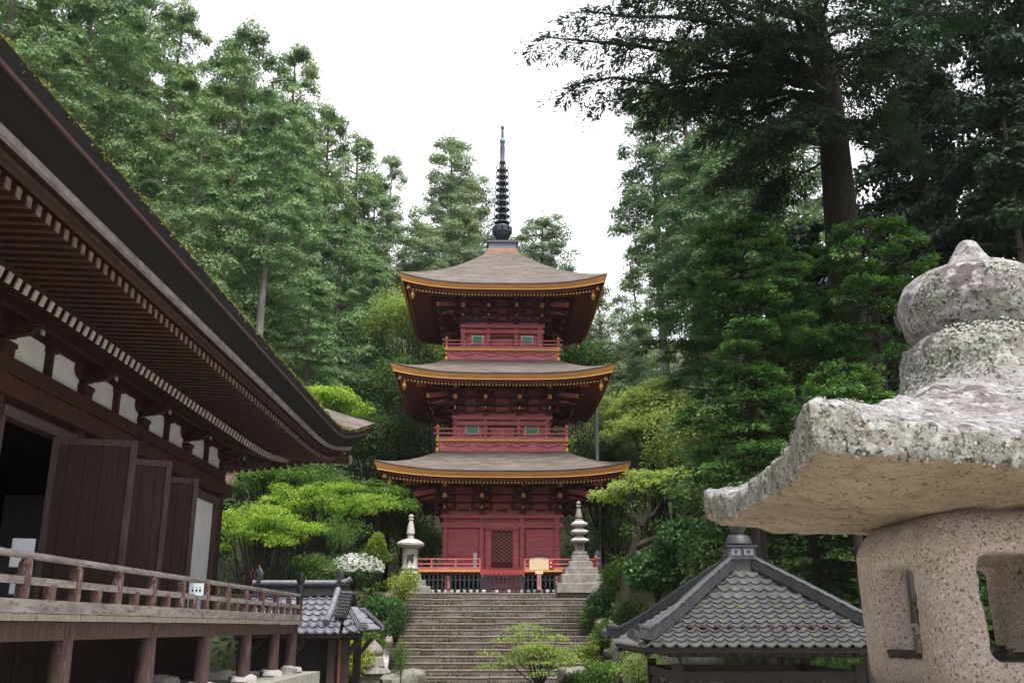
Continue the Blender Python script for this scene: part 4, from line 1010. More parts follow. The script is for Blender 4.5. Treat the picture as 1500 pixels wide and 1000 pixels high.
def hip_ridge(name, pts, parent, width=.26, h=.22, n=None, m='ridge'):
    """stacked ridge tiles with rounded cap tiles along a path"""
    b = MB(); pts = [Vector(p) for p in pts]
    for i in range(len(pts) - 1):
        for q, (ww, zz) in enumerate(((width, .04), (width * .92, .09), (width * .84, .14), (width * .76, .19))): b.beam(pts[i] + Vector((0, 0, zz * h / .22)), pts[i + 1] + Vector((0, 0, zz * h / .22)), ww, .034)
    L_ = sum((pts[i + 1] - pts[i]).length for i in range(len(pts) - 1)); k = n or int(L_ / .24); o = b.build(name, M[m], parent)
    c = MB(); acc = 0
    def along(t):
        d = t * L_
        for i in range(len(pts) - 1):
            l = (pts[i + 1] - pts[i]).length
            if d <= l + 1e-6: return pts[i].lerp(pts[i + 1], d / l)
            d -= l
        return pts[-1]
    for i in range(k):
        a = along(i / k) + Vector((0, 0, h + .02)); e = along((i + 1) / k) + Vector((0, 0, h + .035)); c.tube([a, e], [width * .36, width * .31], 8)
    c.build('cap_tiles', M[m], o, smooth=True)
    return o
# ---- pavilion with pyramid roof (water basin shelter), lower right
c0 = at(905, 938, 15.3); cx, cy = 4.0, 17.2; HWd = 2.06; ez = 1.32; az = 2.52
pv = thing('tiled_pavilion', 'small square pavilion with a grey tiled pyramid roof and ridge finial', 'pavilion', (cx, cy, -1), R(0))
ez_l, az_l = ez + 1, az + 1
for k in range(4):
    P = side(k)
    rows = [(HWd, 0), (HWd * .66, .36 * .31 / .34 + .0), (HWd * .33, .66), (.24, 1.0)]
    zz = lambda h: ez_l + (az_l - ez_l) * max(0, (HWd - h) / (HWd - .24)) ** 1.10
    hs = [HWd, HWd * .72, HWd * .44, .22]
    b = MB()
    for a, c, nrow in ((hs[0], hs[1], 5), (hs[1], hs[2], 5), (hs[2], hs[3], 4)):
        tile_slope(b, P(-a, a, zz(a)), P(a, a, zz(a)), P(c, c, zz(c)), P(-c, c, zz(c)), nrow, .19, .028, .026)
    rf = b.build('roof_slope', M['tile'], pv, smooth=True)
    if k == 0:
        b = MB()
        for i in range(12): q = -1.28 + i * .212; b.lathe([(.045, -.02), (.05, 0), (.04, .025), (.01, .04)], P(q + .05, HWd * .80, zz(HWd * .80) + .055), 8)
        b.build('snow_guard_knobs', mat('rusty_brown_knob', (.05, .026, .023), (.03, .02, .018), 8, .6), rf, smooth=True)
    pts = [P(h + e, h + e, zz(h) + dz) for h, e, dz in ((.20, 0, .02), (HWd * .44, 0, .03), (HWd * .72, 0, .0), (HWd * .93, 0, .0), (HWd * 1.03, .0, .12))][::-1]
    hip_ridge('hip_ridge', pts, pv, .17, .14)
    b = MB(); b.tube([P(HWd * 1.02, HWd * 1.02, zz(HWd) + .14), P(HWd * 1.08, HWd * 1.08, zz(HWd) + .19)], [.085, .075], 10); b.build('ridge_end_tile', M['ridge'], pv)
    b = MB(); a, c = HWd - .06, HWd - .10
    b.grid([[P(s * h, h, z) for s in (-1, 0, 1)] for h, z in ((a, ez_l - .01), (a, ez_l - .07), (c - .02, ez_l - .09), (1.3, ez_l + .28), (.2, ez_l + .9))]); b.build('eave_soffit', M['dwood'], pv)
    b = MB()
    for i in range(20): q = -1.95 + i * .205; h1 = max(1.35, abs(q) + .03); b.beam(P(q, HWd - .16, ez_l - .11), P(q, h1, ez_l - .11 + (HWd - .16 - h1) * .4), .05, .06)
    b.build('rafters', M['dwood'], pv)
    b = MB(); sbox(b, P, 0, 1.42, ez_l - .08, 3.1, .14, .18); sbox(b, P, 0, 1.42, ez_l - .46, 2.72, .10, .16); b.build('tie_beam', M['dwood'], pv)
    b = MB(); c = P(1.42, 1.42, 0); b.box((c[0], c[1], 1.02), (.15, .15, 2.06)); post = b.build('post', M['dwood'], pv)
    b = MB(); b.box((c[0], c[1], .05), (.34, .34, .14), 0, .85); b.build('base_stone', M['stone'], post)
    b = MB()
    for sg in (-1, 1): b.beam(P(sg * 1.36, 1.42, ez_l - .85), P(sg * .95, 1.42, ez_l - .52), .07, .07)
    b.build('brace', M['dkbr'], pv)
b = MB(); b.box((0, 0, az_l + .08), (.44, .44, .26)); b.build('finial_base', M['ridge'], pv)
b = MB(); b.box((0, 0, az_l + .33), (.48, .48, .20)); b.box((0, 0, az_l + .43), (.54, .54, .03)); b.box((0, 0, az_l + .22), (.54, .54, .03)); fb = b.build('finial_box', M['ridge'], pv)
b = MB()
for k in range(4):
    P = side(k)
    for q in (-.11, .11): sbox(b, P, q, .242, az_l + .33, .16, .012, .11)
b.build('finial_panel', M['tileb'], fb)
b = MB()
for k in range(4):
    P = side(k)
    for q in (-.11, .11): sbox(b, P, q, .250, az_l + .335, .06, .012, .05)
b.build('finial_emblem', M['iron'], fb)
b = MB(); b.lathe([(.21, az_l + .44), (.24, az_l + .48), (.22, az_l + .56), (.19, az_l + .62), (.10, az_l + .65), (.12, az_l + .70), (.16, az_l + .78), (.13, az_l + .86), (.03, az_l + .95)], (0, 0, 0), 16); b.build('finial_jewel', M['ridge'], pv, smooth=True)
b = MB(); b.box((0, .2, .35), (1.5, .8, .7), 0, .95, .05); o = b.build('water_basin', M['stone']); o.location = (cx, cy, -1); tag(o, 'stone water basin standing under the tiled pavilion roof', 'basin')

# ---- gate building with hip-and-gable tiled roof behind the hall
G = thing('tiled_gatehouse', 'small dark timber building with shiny grey tiled hip and gable roof behind the hall corner', 'gatehouse', (-7.2, 31, -.9))
gx0, gx1 = -8.15, -5.12; gy = 31.0; rz_ = 2.70; fy = 29.3; ezg = 1.42
def gb(mb, n, m, parent=None, **k): return mb.build(n, M[m] if isinstance(m, str) else m, parent or G, world=True, **k)
for sg in (1, -1):
    Y = lambda y: gy + sg * (y - gy)
    b = MB(); q = [(fy, ezg), (fy + .8, ezg + .52), (gy, rz_ - .12)]
    for (ya, za), (yb, zb), nr in ((q[0], q[1], 3), (q[1], q[2], 4)):
        A = (gx0, Y(ya), za); B_ = (gx1 + (0.0 if ya > fy + .1 else .05), Y(ya), za); C = (gx1, Y(yb), zb); D = (gx0, Y(yb), zb)
        tile_slope(b, *( (A, B_, C, D) if sg == 1 else (B_, A, D, C) ), nr, .27, .05, .038)
    rs = gb(b, 'roof_slope', 'tileb', smooth=True)
    # end verge: descending ridge with stepped tiles
    pts = [(gx1 - .32, Y(gy - .1), rz_ - .05), (gx1 - .34, Y(fy + .8), ezg + .60), (gx1 - .40, Y(fy + .25), ezg + .22)]
    b = MB(); b.tube([Vector(p) + Vector((0, 0, .10)) for p in pts], [.10, .10, .11], 10); gb(b, 'descending_ridge', 'tileb', smooth=True)
    b = MB(); n = 8
    for i in range(n):
        t = (i + .5) / n; y = gy - .15 + (fy + .55 - gy + .15) * t; z = rz_ - .10 + (ezg + .42 - rz_ + .10) * t
        b.tube([(gx1 - .2, Y(y), z + .07), (gx1 + .16, Y(y), z + .05)], .075, 8); b.box((gx1 + .0, Y(y - .09), z + .01), (.36, .2, .06))
    gb(b, 'verge_tiles', 'ridge', smooth=True)
    # lower skirt roof at the gable end, corner turned up
    b = MB(); A = (gx1 + .15, Y(fy), ezg); B_ = (gx1 + .78, Y(fy - .05), ezg + .10); C = (gx1 + .3, Y(fy + .85), ezg + .62); D = (gx1 + .1, Y(fy + .85), ezg + .62)
    tile_slope(b, *((A, B_, C, D) if sg == 1 else (B_, A, D, C)), 3, .27, .05, .038); gb(b, 'skirt_slope', 'tileb', smooth=True)
    hip_ridge('skirt_ridge', [(gx1 + 1.18, Y(fy - .05), ezg + .20), (gx1 + .8, Y(fy + .35), ezg + .30), (gx1 + .25, Y(fy + .95), ezg + .66)], G, .3, .22, m='ridge') if False else None
    b = MB()
    for zz, ww in ((.05, .34), (.11, .28), (.17, .22)): b.beam((gx1 + .76, Y(fy - .02), ezg + .12 + zz), (gx1 + .32, Y(fy + .85), ezg + .58 + zz), ww, .05)
    gb(b, 'skirt_ridge', 'tileb')
b = MB(); tile_slope(b, (gx1 + .78, fy, ezg + .1), (gx1 + .78, 2 * gy - fy, ezg + .1), (gx1 + .3, 2 * gy - fy - .85, ezg + .62), (gx1 + .3, fy + .85, ezg + .62), 3, .27, .05, .038); gb(b, 'skirt_slope', 'tileb', smooth=True)
b = MB(); b.box(((gx0 + gx1) / 2, gy, rz_ + .02), (gx1 - gx0 - .1, .28, .26)); b.box(((gx0 + gx1) / 2, gy, rz_ - .13), (gx1 - gx0 - .1, .42, .07)); b.box(((gx0 + gx1) / 2, gy, rz_ + .17), (gx1 - gx0, .40, .04)); rg = gb(b, 'main_ridge', 'ridge')
b = MB(); b.tube([(gx0, gy, rz_ + .23), (gx1 - .5, gy, rz_ + .23), (gx1 - .1, gy, rz_ + .27), (gx1 + .05, gy, rz_ + .36)], .09, 10); gb(b, 'ridge_cap', 'tileb', rg, smooth=True)
for x in (gx1 - .30, -7.95):
    b = MB(); b.box((x, gy, rz_ + .34), (.12, .34, .16)); b.tube([(x, gy, rz_ + .36), (x + .05, gy, rz_ + .55), (x - .02, gy, rz_ + .68)], [.11, .09, .05], 8); b.tube([(x, gy - .1, rz_ + .45), (x - .1, gy - .12, rz_ + .66)], [.05, .02], 6); gb(b, 'ridge_ornament', 'ridge', rg, smooth=True)
b = MB(); b.add([(gx1 - .05, gy, rz_ - .2), (gx1 - .05, gy - 1.25, ezg + .5), (gx1 - .05, gy + 1.25, ezg + .5)], [(0, 1, 2)]); b.beam((gx1 + .1, gy, rz_ - .14), (gx1 + .1, fy + .5, ezg + .45), .06, .22); b.beam((gx1 + .1, gy, rz_ - .14), (gx1 + .1, 2 * gy - fy - .5, ezg + .45), .06, .22); gb(b, 'gable', 'dwood')
b = MB(); b.box((-6.55, gy, ezg - .12), (3.3, 2.9, .16)); b.box((gx1 + .3, fy + .25, ezg - .06), (.8, .3, .12)); b.box((-6.6, fy + .07, ezg - .08), (3.1, .10, .10)); gb(b, 'eave_frame', 'dwood')
b = MB(); b.box((-6.7, gy + .2, .25), (2.6, 2.0, 2.3)); gb(b, 'wall', 'dwood')
for x in (-7.9, -6.6, -5.35, -4.95):
    for y in (fy + .55, 2 * gy - fy - .55):
        b = MB(); b.box((x, y, .2), (.22, .22, 2.2)); b.beam((x, y, .7), (x + .45, y, 1.25), .12, .12); gb(b, 'post', 'dkbr')
b = MB(); b.tube([(-5.1, fy + .4, -.9), (-5.1, fy + .4, 1.3)], .045, 8); gb(b, 'rain_pipe', mat('rusty_red_pipe', (.14, .05, .04), (.09, .035, .03), 6))
# far roof corner glimpsed behind the hall
c = at(345, 712, 44); t = thing('distant_hall', 'distant brown hall roof corner peeping out behind the dark hall wall', 'hall', (c.x - 4, 44, 3.5))
b = MB(); rows = []
for j in range(6):
    v = j / 5; rows.append([(c.x + .45 - v * 1.4 - i * .9, 42.9 + v * 4, c.z - .28 + v * 1.5 + .35 * max(0, 1 - i / 2.2) ** 2 * (1 - v)) for i in range(9)])
b.grid(rows); b.grid([[(p[0], p[1] + .1, p[2] - .16) for p in rows[0]], rows[0]]); b.grid([[(r_[0][0], r_[0][1], r_[0][2] - .16) for r_ in rows], [r_[0] for r_ in rows]]); o = b.build('roof', mat('pinkish_bark_roof', (.26, .16, .14), (.19, .12, .11), 3, .9, .3), t, world=True)
b = MB(); b.box((c.x - 4.2, 46.5, c.z - 1.6), (6.5, 5.4, 2.9)); b.build('wall', M['dwood'], t, world=True)
# dark wooden fence behind the gate
t = thing('wooden_fence', 'old dark wooden picket fence under the lime maple', 'fence', (-10.5, 35.2, 2.6)); b = MB()
for i in range(22): b.box((-12.4 + i * .17, 35.2, 3.25 + .03 * (i % 3)), (.10, .05, 1.3)); 
b.build('pickets', M['dwood'], t, world=True)
b = MB(); b.box((-10.6, 35.25, 3.6), (3.8, .05, .1)); b.box((-10.6, 35.25, 3.0), (3.8, .05, .1)); b.build('rails', M['dwood'], t, world=True)
c = at(373, 866, 34.9); t = thing('red_post', 'short faded pink post with dark slanting cap beside the wooden fence', 'post', (c.x, c.y, c.z - .6))
b = MB(); b.box((0, 0, .75), (.36, .3, 1.5), 0, 1, .02); b.build('shaft', mat('faded_pink', (.42, .16, .14), (.34, .12, .11), 5), t)
b = MB(); b.beam((-.6, -.05, 1.15), (.18, -.05, 1.72), .3, .10); b.build('cap', M['dwood'], t)
# ---------------------------------------------------------------- big stone lantern in front
def vnoise(p, scale, seed):
    g = np.random.default_rng(seed).uniform(-1, 1, (32, 32, 32)); q = p * scale; i = np.floor(q).astype(int); f = q - i; f = f * f * (3 - 2 * f); o = 0
    for a in (0, 1):
        for b in (0, 1):
            for c in (0, 1):
                wgt = (f[..., 0] if a else 1 - f[..., 0]) * (f[..., 1] if b else 1 - f[..., 1]) * (f[..., 2] if c else 1 - f[..., 2])
                o = o + wgt * g[(i[..., 0] + a) % 32, (i[..., 1] + b) % 32, (i[..., 2] + c) % 32]
    return o
def surface_net(Fn, lo, hi, h):
    ax = [np.arange(l, u + h, h) for l, u in zip(lo, hi)]; G = np.stack(np.meshgrid(*ax, indexing='ij'), -1); Fv = Fn(G)
    n = np.array(Fv.shape); acc = np.zeros(tuple(n - 1) + (3,)); cnt = np.zeros(tuple(n - 1)); sl = lambda o: tuple(slice(a, k - 1 + a) for a, k in zip(o, n))
    for axis in range(3):
        others = [a for a in range(3) if a != axis]
        for p in (0, 1):
            for q in (0, 1):
                o = [0, 0, 0]; o[others[0]] = p; o[others[1]] = q; e = list(o); e[axis] = 1
                a, b = Fv[sl(o)], Fv[sl(e)]; m = (a < 0) != (b < 0); t = np.where(m, a / np.where(m, a - b, 1), 0)
                P = G[sl(o)].copy(); P[..., axis] += t * h; acc += np.where(m[..., None], P, 0); cnt += m
    idx = -np.ones(cnt.shape, int); on = cnt > 0; idx[on] = np.arange(on.sum()); V = acc[on] / cnt[on][:, None]; Q = []
    for axis in range(3):
        u, v = [(1, 2), (2, 0), (0, 1)][axis]; s0 = [slice(1, -1)] * 3; s0[axis] = slice(0, -1); s1 = list(s0); s1[axis] = slice(1, None)
        a, b = Fv[tuple(s0)], Fv[tuple(s1)]; m = (a < 0) != (b < 0); w_ = np.argwhere(m); off = np.ones(3, int); off[axis] = 0; c = w_ + off
        def cell(du, dv): k = c.copy(); k[:, u] -= du; k[:, v] -= dv; return idx[tuple(k.T)]
        q = np.stack([cell(1, 1), cell(0, 1), cell(0, 0), cell(1, 0)], 1); flip = (b < 0)[m]; q[flip] = q[flip][:, ::-1]; Q.append(q)
    return V, np.concatenate(Q)
def rbox(p, c, hf, r):
    q = np.abs(p - np.array(c)) - (np.array(hf) - r); return np.linalg.norm(np.maximum(q, 0), axis=-1) + np.minimum(q.max(-1), 0) - r
def smax(a, b, k): h = np.clip(.5 + .5 * (a - b) / k, 0, 1); return b * (1 - h) + a * h + k * h * (1 - h)

def grain(c, s, lo, hi, amt=1.): return speckle(c, s, lo, hi, amt)
M['ltop'] = mat('lantern_top_stone', (.42, .40, .405), (.25, .22, .225), 8, .95, 1.0, 90, c3=(.13, .10, .10), detail=9, extra=both(grain((.11, .085, .085), 7, .54, .61, .8), grain((.53, .53, .53), 34, .52, .62, .8), grain((.06, .05, .045), 95, .56, .64, .85)))
M['lside'] = mat('lantern_edge_stone', (.42, .40, .375), (.25, .225, .20), 12, .95, 1.0, 110, c3=(.12, .10, .09), detail=9, extra=both(grain((.30, .255, .16), 6, .53, .62, .65), grain((.58, .60, .57), 45, .51, .61, .85), grain((.05, .045, .04), 100, .54, .62, .9)))
M['lunder'] = mat('lantern_under_stone', (.36, .295, .20), (.25, .20, .13), 6, .95, .9, 90, c3=(.20, .155, .095), stretch=(1, 1, 1), extra=grain((.06, .04, .025), 120, .585, .64, .9))
M['lbox'] = mat('lantern_granite', (.72, .61, .54), (.56, .465, .405), 6, .95, .9, 120, c3=(.58, .48, .40), extra=both(grain((.30, .26, .15), 4.5, .60, .70, .5), grain((.33, .25, .19), 11, .57, .70, .35), grain((.74, .67, .61), 85, .52, .62, .7), grain((.10, .07, .06), 175, .565, .635, .85), grain((.30, .22, .16), 330, .54, .62, .6)))
M['lledge'] = mat('dark_ledge_stone', (.085, .075, .055), (.05, .042, .032), 14, .95, .8, 60, c3=(.16, .14, .11))  # darker tone for low upward faces inside the fire box
M['lich'] = leafmat('grey_green_lichen', (.12, .125, .095), (.36, .375, .325), .1, rough=.95, var=.05)
LC = Vector((.995, 1.945, 0)); LT = 1.85
lt = thing('foreground_stone_lantern', 'large weathered stone lantern with lichened curved cap and square windowed fire box up close', 'stone lantern', LC, R(-1.9))

def stone_mesh(name, V, Q, mats, under=None, z=LT):
    o = npmesh(name, V + [0, 0, z], Q, mats, lt, smooth=True)
    if under:
        me = o.data; nr = np.zeros(len(me.polygons) * 3); me.polygons.foreach_get('normal', nr); nr = nr.reshape(-1, 3); me.polygons.foreach_set('material_index', under(nr, V[Q].mean(1)).astype(np.int32))
    return o
def cap_f(p):
    x, y, z = p[..., 0], p[..., 1], p[..., 2]; ax_, ay = np.abs(x), np.abs(y); cor = (np.minimum(ax_, .5) * np.minimum(ay, .5) / .25); u = np.maximum(ax_, ay) / .5
    zb = -.055 + .035 * np.clip(u, 0, 1) ** 2 + .022 * cor ** 2.5
    t = np.clip((1 - u) / .70, 0, 1)
    zt = .042 + .165 * t ** 1.12 + .044 * cor ** 3.0 + .010 * np.exp(-((ax_ - ay) / .05) ** 2) * np.clip(u, 0, 1)
    hw = .506 + .012 * cor ** 3 + .10 * np.clip(z, -.1, .12) * .8
    f = np.maximum(zb - z, (z - zt) * .85); f = smax(f, np.maximum(ax_, ay) - hw, .014)
    return f + .0048 * vnoise(p + 3, 24, 1) + .008 * vnoise(p + 3, 9, 2) + .0034 * vnoise(p + 3, 60, 3)
V, Q = surface_net(cap_f, (-.56, -.56, -.085), (.56, .56, .235), .0085)
cap = stone_mesh('cap', V, Q, [M['ltop'], M['lside'], M['lunder']], lambda n, c: np.where(n[:, 2] < -.55, 2, np.where(n[:, 2] < .45, 1, 0)))
def prof_f(prof, seed, amp=1.):
    rz = np.array(prof)
    def f(p):
        r_ = np.hypot(p[..., 0], p[..., 1]); rad = np.interp(p[..., 2], rz[:, 1], rz[:, 0])
        return smax((r_ - rad) * .8, np.maximum(rz[0, 1] - p[..., 2], p[..., 2] - rz[-1, 1]), .01) + amp * (.004 * vnoise(p + 5, 22, seed) + .007 * vnoise(p + 5, 9, seed + 1) + .002 * vnoise(p + 5, 65, seed + 2))
    return f
V, Q = surface_net(prof_f([(.215, .165), (.20, .195), (.180, .215), (.168, .25), (.166, .29), (.158, .315), (.135, .335)], 11), (-.24, -.24, .15), (.24, .24, .35), .007)
ring = stone_mesh('neck_ring', V, Q, [M['ltop'], M['lside']], lambda n, c: (n[:, 2] < .3) * 1)
V, Q = surface_net(prof_f([(.125, .315), (.128, .338), (.146, .36), (.157, .395), (.155, .43), (.138, .458), (.105, .480), (.060, .492), (.044, .505), (.034, .53), (.026, .55), (.016, .566)], 21, .85), (-.2, -.2, .30), (.2, .2, .585), .006)
jewel = stone_mesh('jewel', V, Q, [M['ltop'], M['lside']], lambda n, c: ((n[:, 2] < -.1)) * 1)
def box_f(p):
    zc = -.222; k = 1 - .10 * np.clip(-(p[..., 2] + .15), 0, .3)[..., None] * np.array([1, 1, 0]); q = p / k
    f = rbox(q, (0, 0, zc), (.25, .25, .187), .085); f = smax(f, -rbox(q, (0, 0, zc - .0), (.178, .178, .118), .05), .018)
    f = smax(f, -rbox(q, (.0, -.22, zc + .005), (.175, .14, .090), .022), .012)
    f = smax(f, -rbox(q, (-.06, .22, zc + .005), (.11, .14, .088), .02), .012)
    for sg in (-1, 1): f = smax(f, -rbox(q, (sg * .22, -.02, zc - .0), (.14, .105, .085), .02), .012)
    return f + .0016 * vnoise(p + 7, 30, 31) + .0022 * vnoise(p + 7, 11, 32) + .0011 * vnoise(p + 7, 90, 33)
V, Q = surface_net(box_f, (-.28, -.28, -.44), (.28, .28, -.03), .0065)
fire = stone_mesh('fire_box', V, Q, [M['lbox'], M['lledge']], lambda n, c: (n[:, 2] > .25) & (c[:, 2] < -.26) & (np.maximum(np.abs(c[:, 0]), np.abs(c[:, 1])) < .235))
b = MB(); b.box((0, 0, 1.40), (.74, .74, .10), 0, 1, .03); b.lathe([(.20, 1.18), (.30, 1.24), (.40, 1.35)], (0, 0, 0), 4, math.pi / 4); b.build('platform', M['lbox'], lt)
b = MB(); b.lathe([(.21, .30), (.17, .36), (.155, .7), (.175, .74), (.155, .78), (.16, 1.16), (.2, 1.2)], (0, 0, 0), 20); b.build('shaft', M['lbox'], lt, smooth=True)
b = MB(); b.box((0, 0, .06), (.95, .95, .16), 0, .96, .03); b.lathe([(.38, .13), (.36, .2), (.26, .3), (.22, .32)], (0, 0, 0), 16); b.build('base', M['lbox'], lt)
def lichen(par, count, thr, size, seed, zfun, scale=14):
    """curled crusts of leafy lichen on the stone"""
    me = par.data; r = np.random.default_rng(seed); nv = len(me.vertices); co = np.zeros(nv * 3); me.vertices.foreach_get('co', co); co = co.reshape(-1, 3)
    npl = len(me.polygons); ar = np.zeros(npl); me.polygons.foreach_get('area', ar); nr = np.zeros(npl * 3); me.polygons.foreach_get('normal', nr); nr = nr.reshape(-1, 3); ct = np.zeros(npl * 3); me.polygons.foreach_get('center', ct); ct = ct.reshape(-1, 3)
    k = r.choice(npl, count * 5, p=ar / ar.sum()); P = ct[k] + r.normal(size=(len(k), 3)) * .003; N_ = nr[k]
    m = (vnoise(P + 9, scale, seed) + .35 * vnoise(P + 9, scale * 3, seed + 1) + zfun(P - [0, 0, LT], N_)) > thr; P, N_ = P[m][:count], N_[m][:count]; n = len(P)
    a = unit(np.cross(N_, r.normal(size=(n, 3)))); bb = np.cross(N_, a); s = size * r.uniform(.4, 1.3, (n, 1)); q = []
    for i in range(6):
        t = i * math.pi / 3; rr_ = s * r.uniform(.6, 1.2, (n, 1)); q.append(P + N_ * (.0015 + s * r.uniform(-.05, .75, (n, 1))) + (a * math.cos(t) + bb * math.sin(t)) * rr_)
    q.append(P + N_ * (.002 + s * .15)); W_ = np.stack(q, 1).reshape(-1, 3); base = np.arange(n)[:, None] * 7; F_ = np.concatenate([np.concatenate([base + 6, base + i, base + (i + 1) % 6], 1) for i in range(6)])
    tint = np.clip(np.tile(.5 + .35 * vnoise(P + 4, 10, seed + 5) + r.normal(size=n) * .2, 6), 0, 1)
    o = npmesh('lichen', W_, F_, M['lich'], par, tint); o['kind'] = 'stuff'; return o
lichen(cap, 17000, .44, .0027, 41, lambda p, n: np.where(n[:, 2] < -.5, -3, np.where(n[:, 2] < .5, .42, -.22)) + np.where(np.hypot(np.abs(p[:, 0]) - .5, np.abs(p[:, 1]) - .5) < .07, .4, 0))
lichen(ring, 4200, .60, .0034, 42, lambda p, n: np.where(p[:, 0] < -.02, .25, .1), 11)
lichen(jewel, 4200, .50, .0027, 43, lambda p, n: np.where((p[:, 2] > .36) & (p[:, 2] < .47), .15, -.3), 12)
# ---------------------------------------------------------------- conifers on the slopes
random.seed(11)
H0 = 20.0
for key, sd_, kw in (('A', 101, {}), ('B', 202, dict(Rm=2.8, hb=6, nb=80)), ('C', 303, dict(Rm=3.7, hb=2, nb=95)), ('D', 404, dict(Rm=3.0, hb=1.5, nb=85, mt='cypd')),
                     ('F', 505, dict(Rm=3.0, hb=3, nb=105, mt='far', loose=1.5, bark='trunkpale', per=145)), ('G', 606, dict(Rm=3.7, hb=2, nb=130, mt='far', loose=1.6, per=150)), ('P', 707, dict(Rm=2.9, hb=11.5, nb=75, bark='trunkpale', mt='cypd')),
                     ('K', 808, dict(Rm=3.6, hb=3, nb=80, mt='dark', leaf=(.15, .06), per=145)), ('L', 909, dict(Rm=3.3, hb=7, nb=62, mt='dark', leaf=(.15, .028), per=110, bark='twig'))):
    proto(key, *cypress_proto(sd_, H0, **kw))
GL = 'cypresses of the forest on the slope behind the hall'; GB = 'pale trees behind the pagoda'; GR = 'tall conifers on the slope behind the pavilion'; GD = 'dark firs above the big stone lantern'
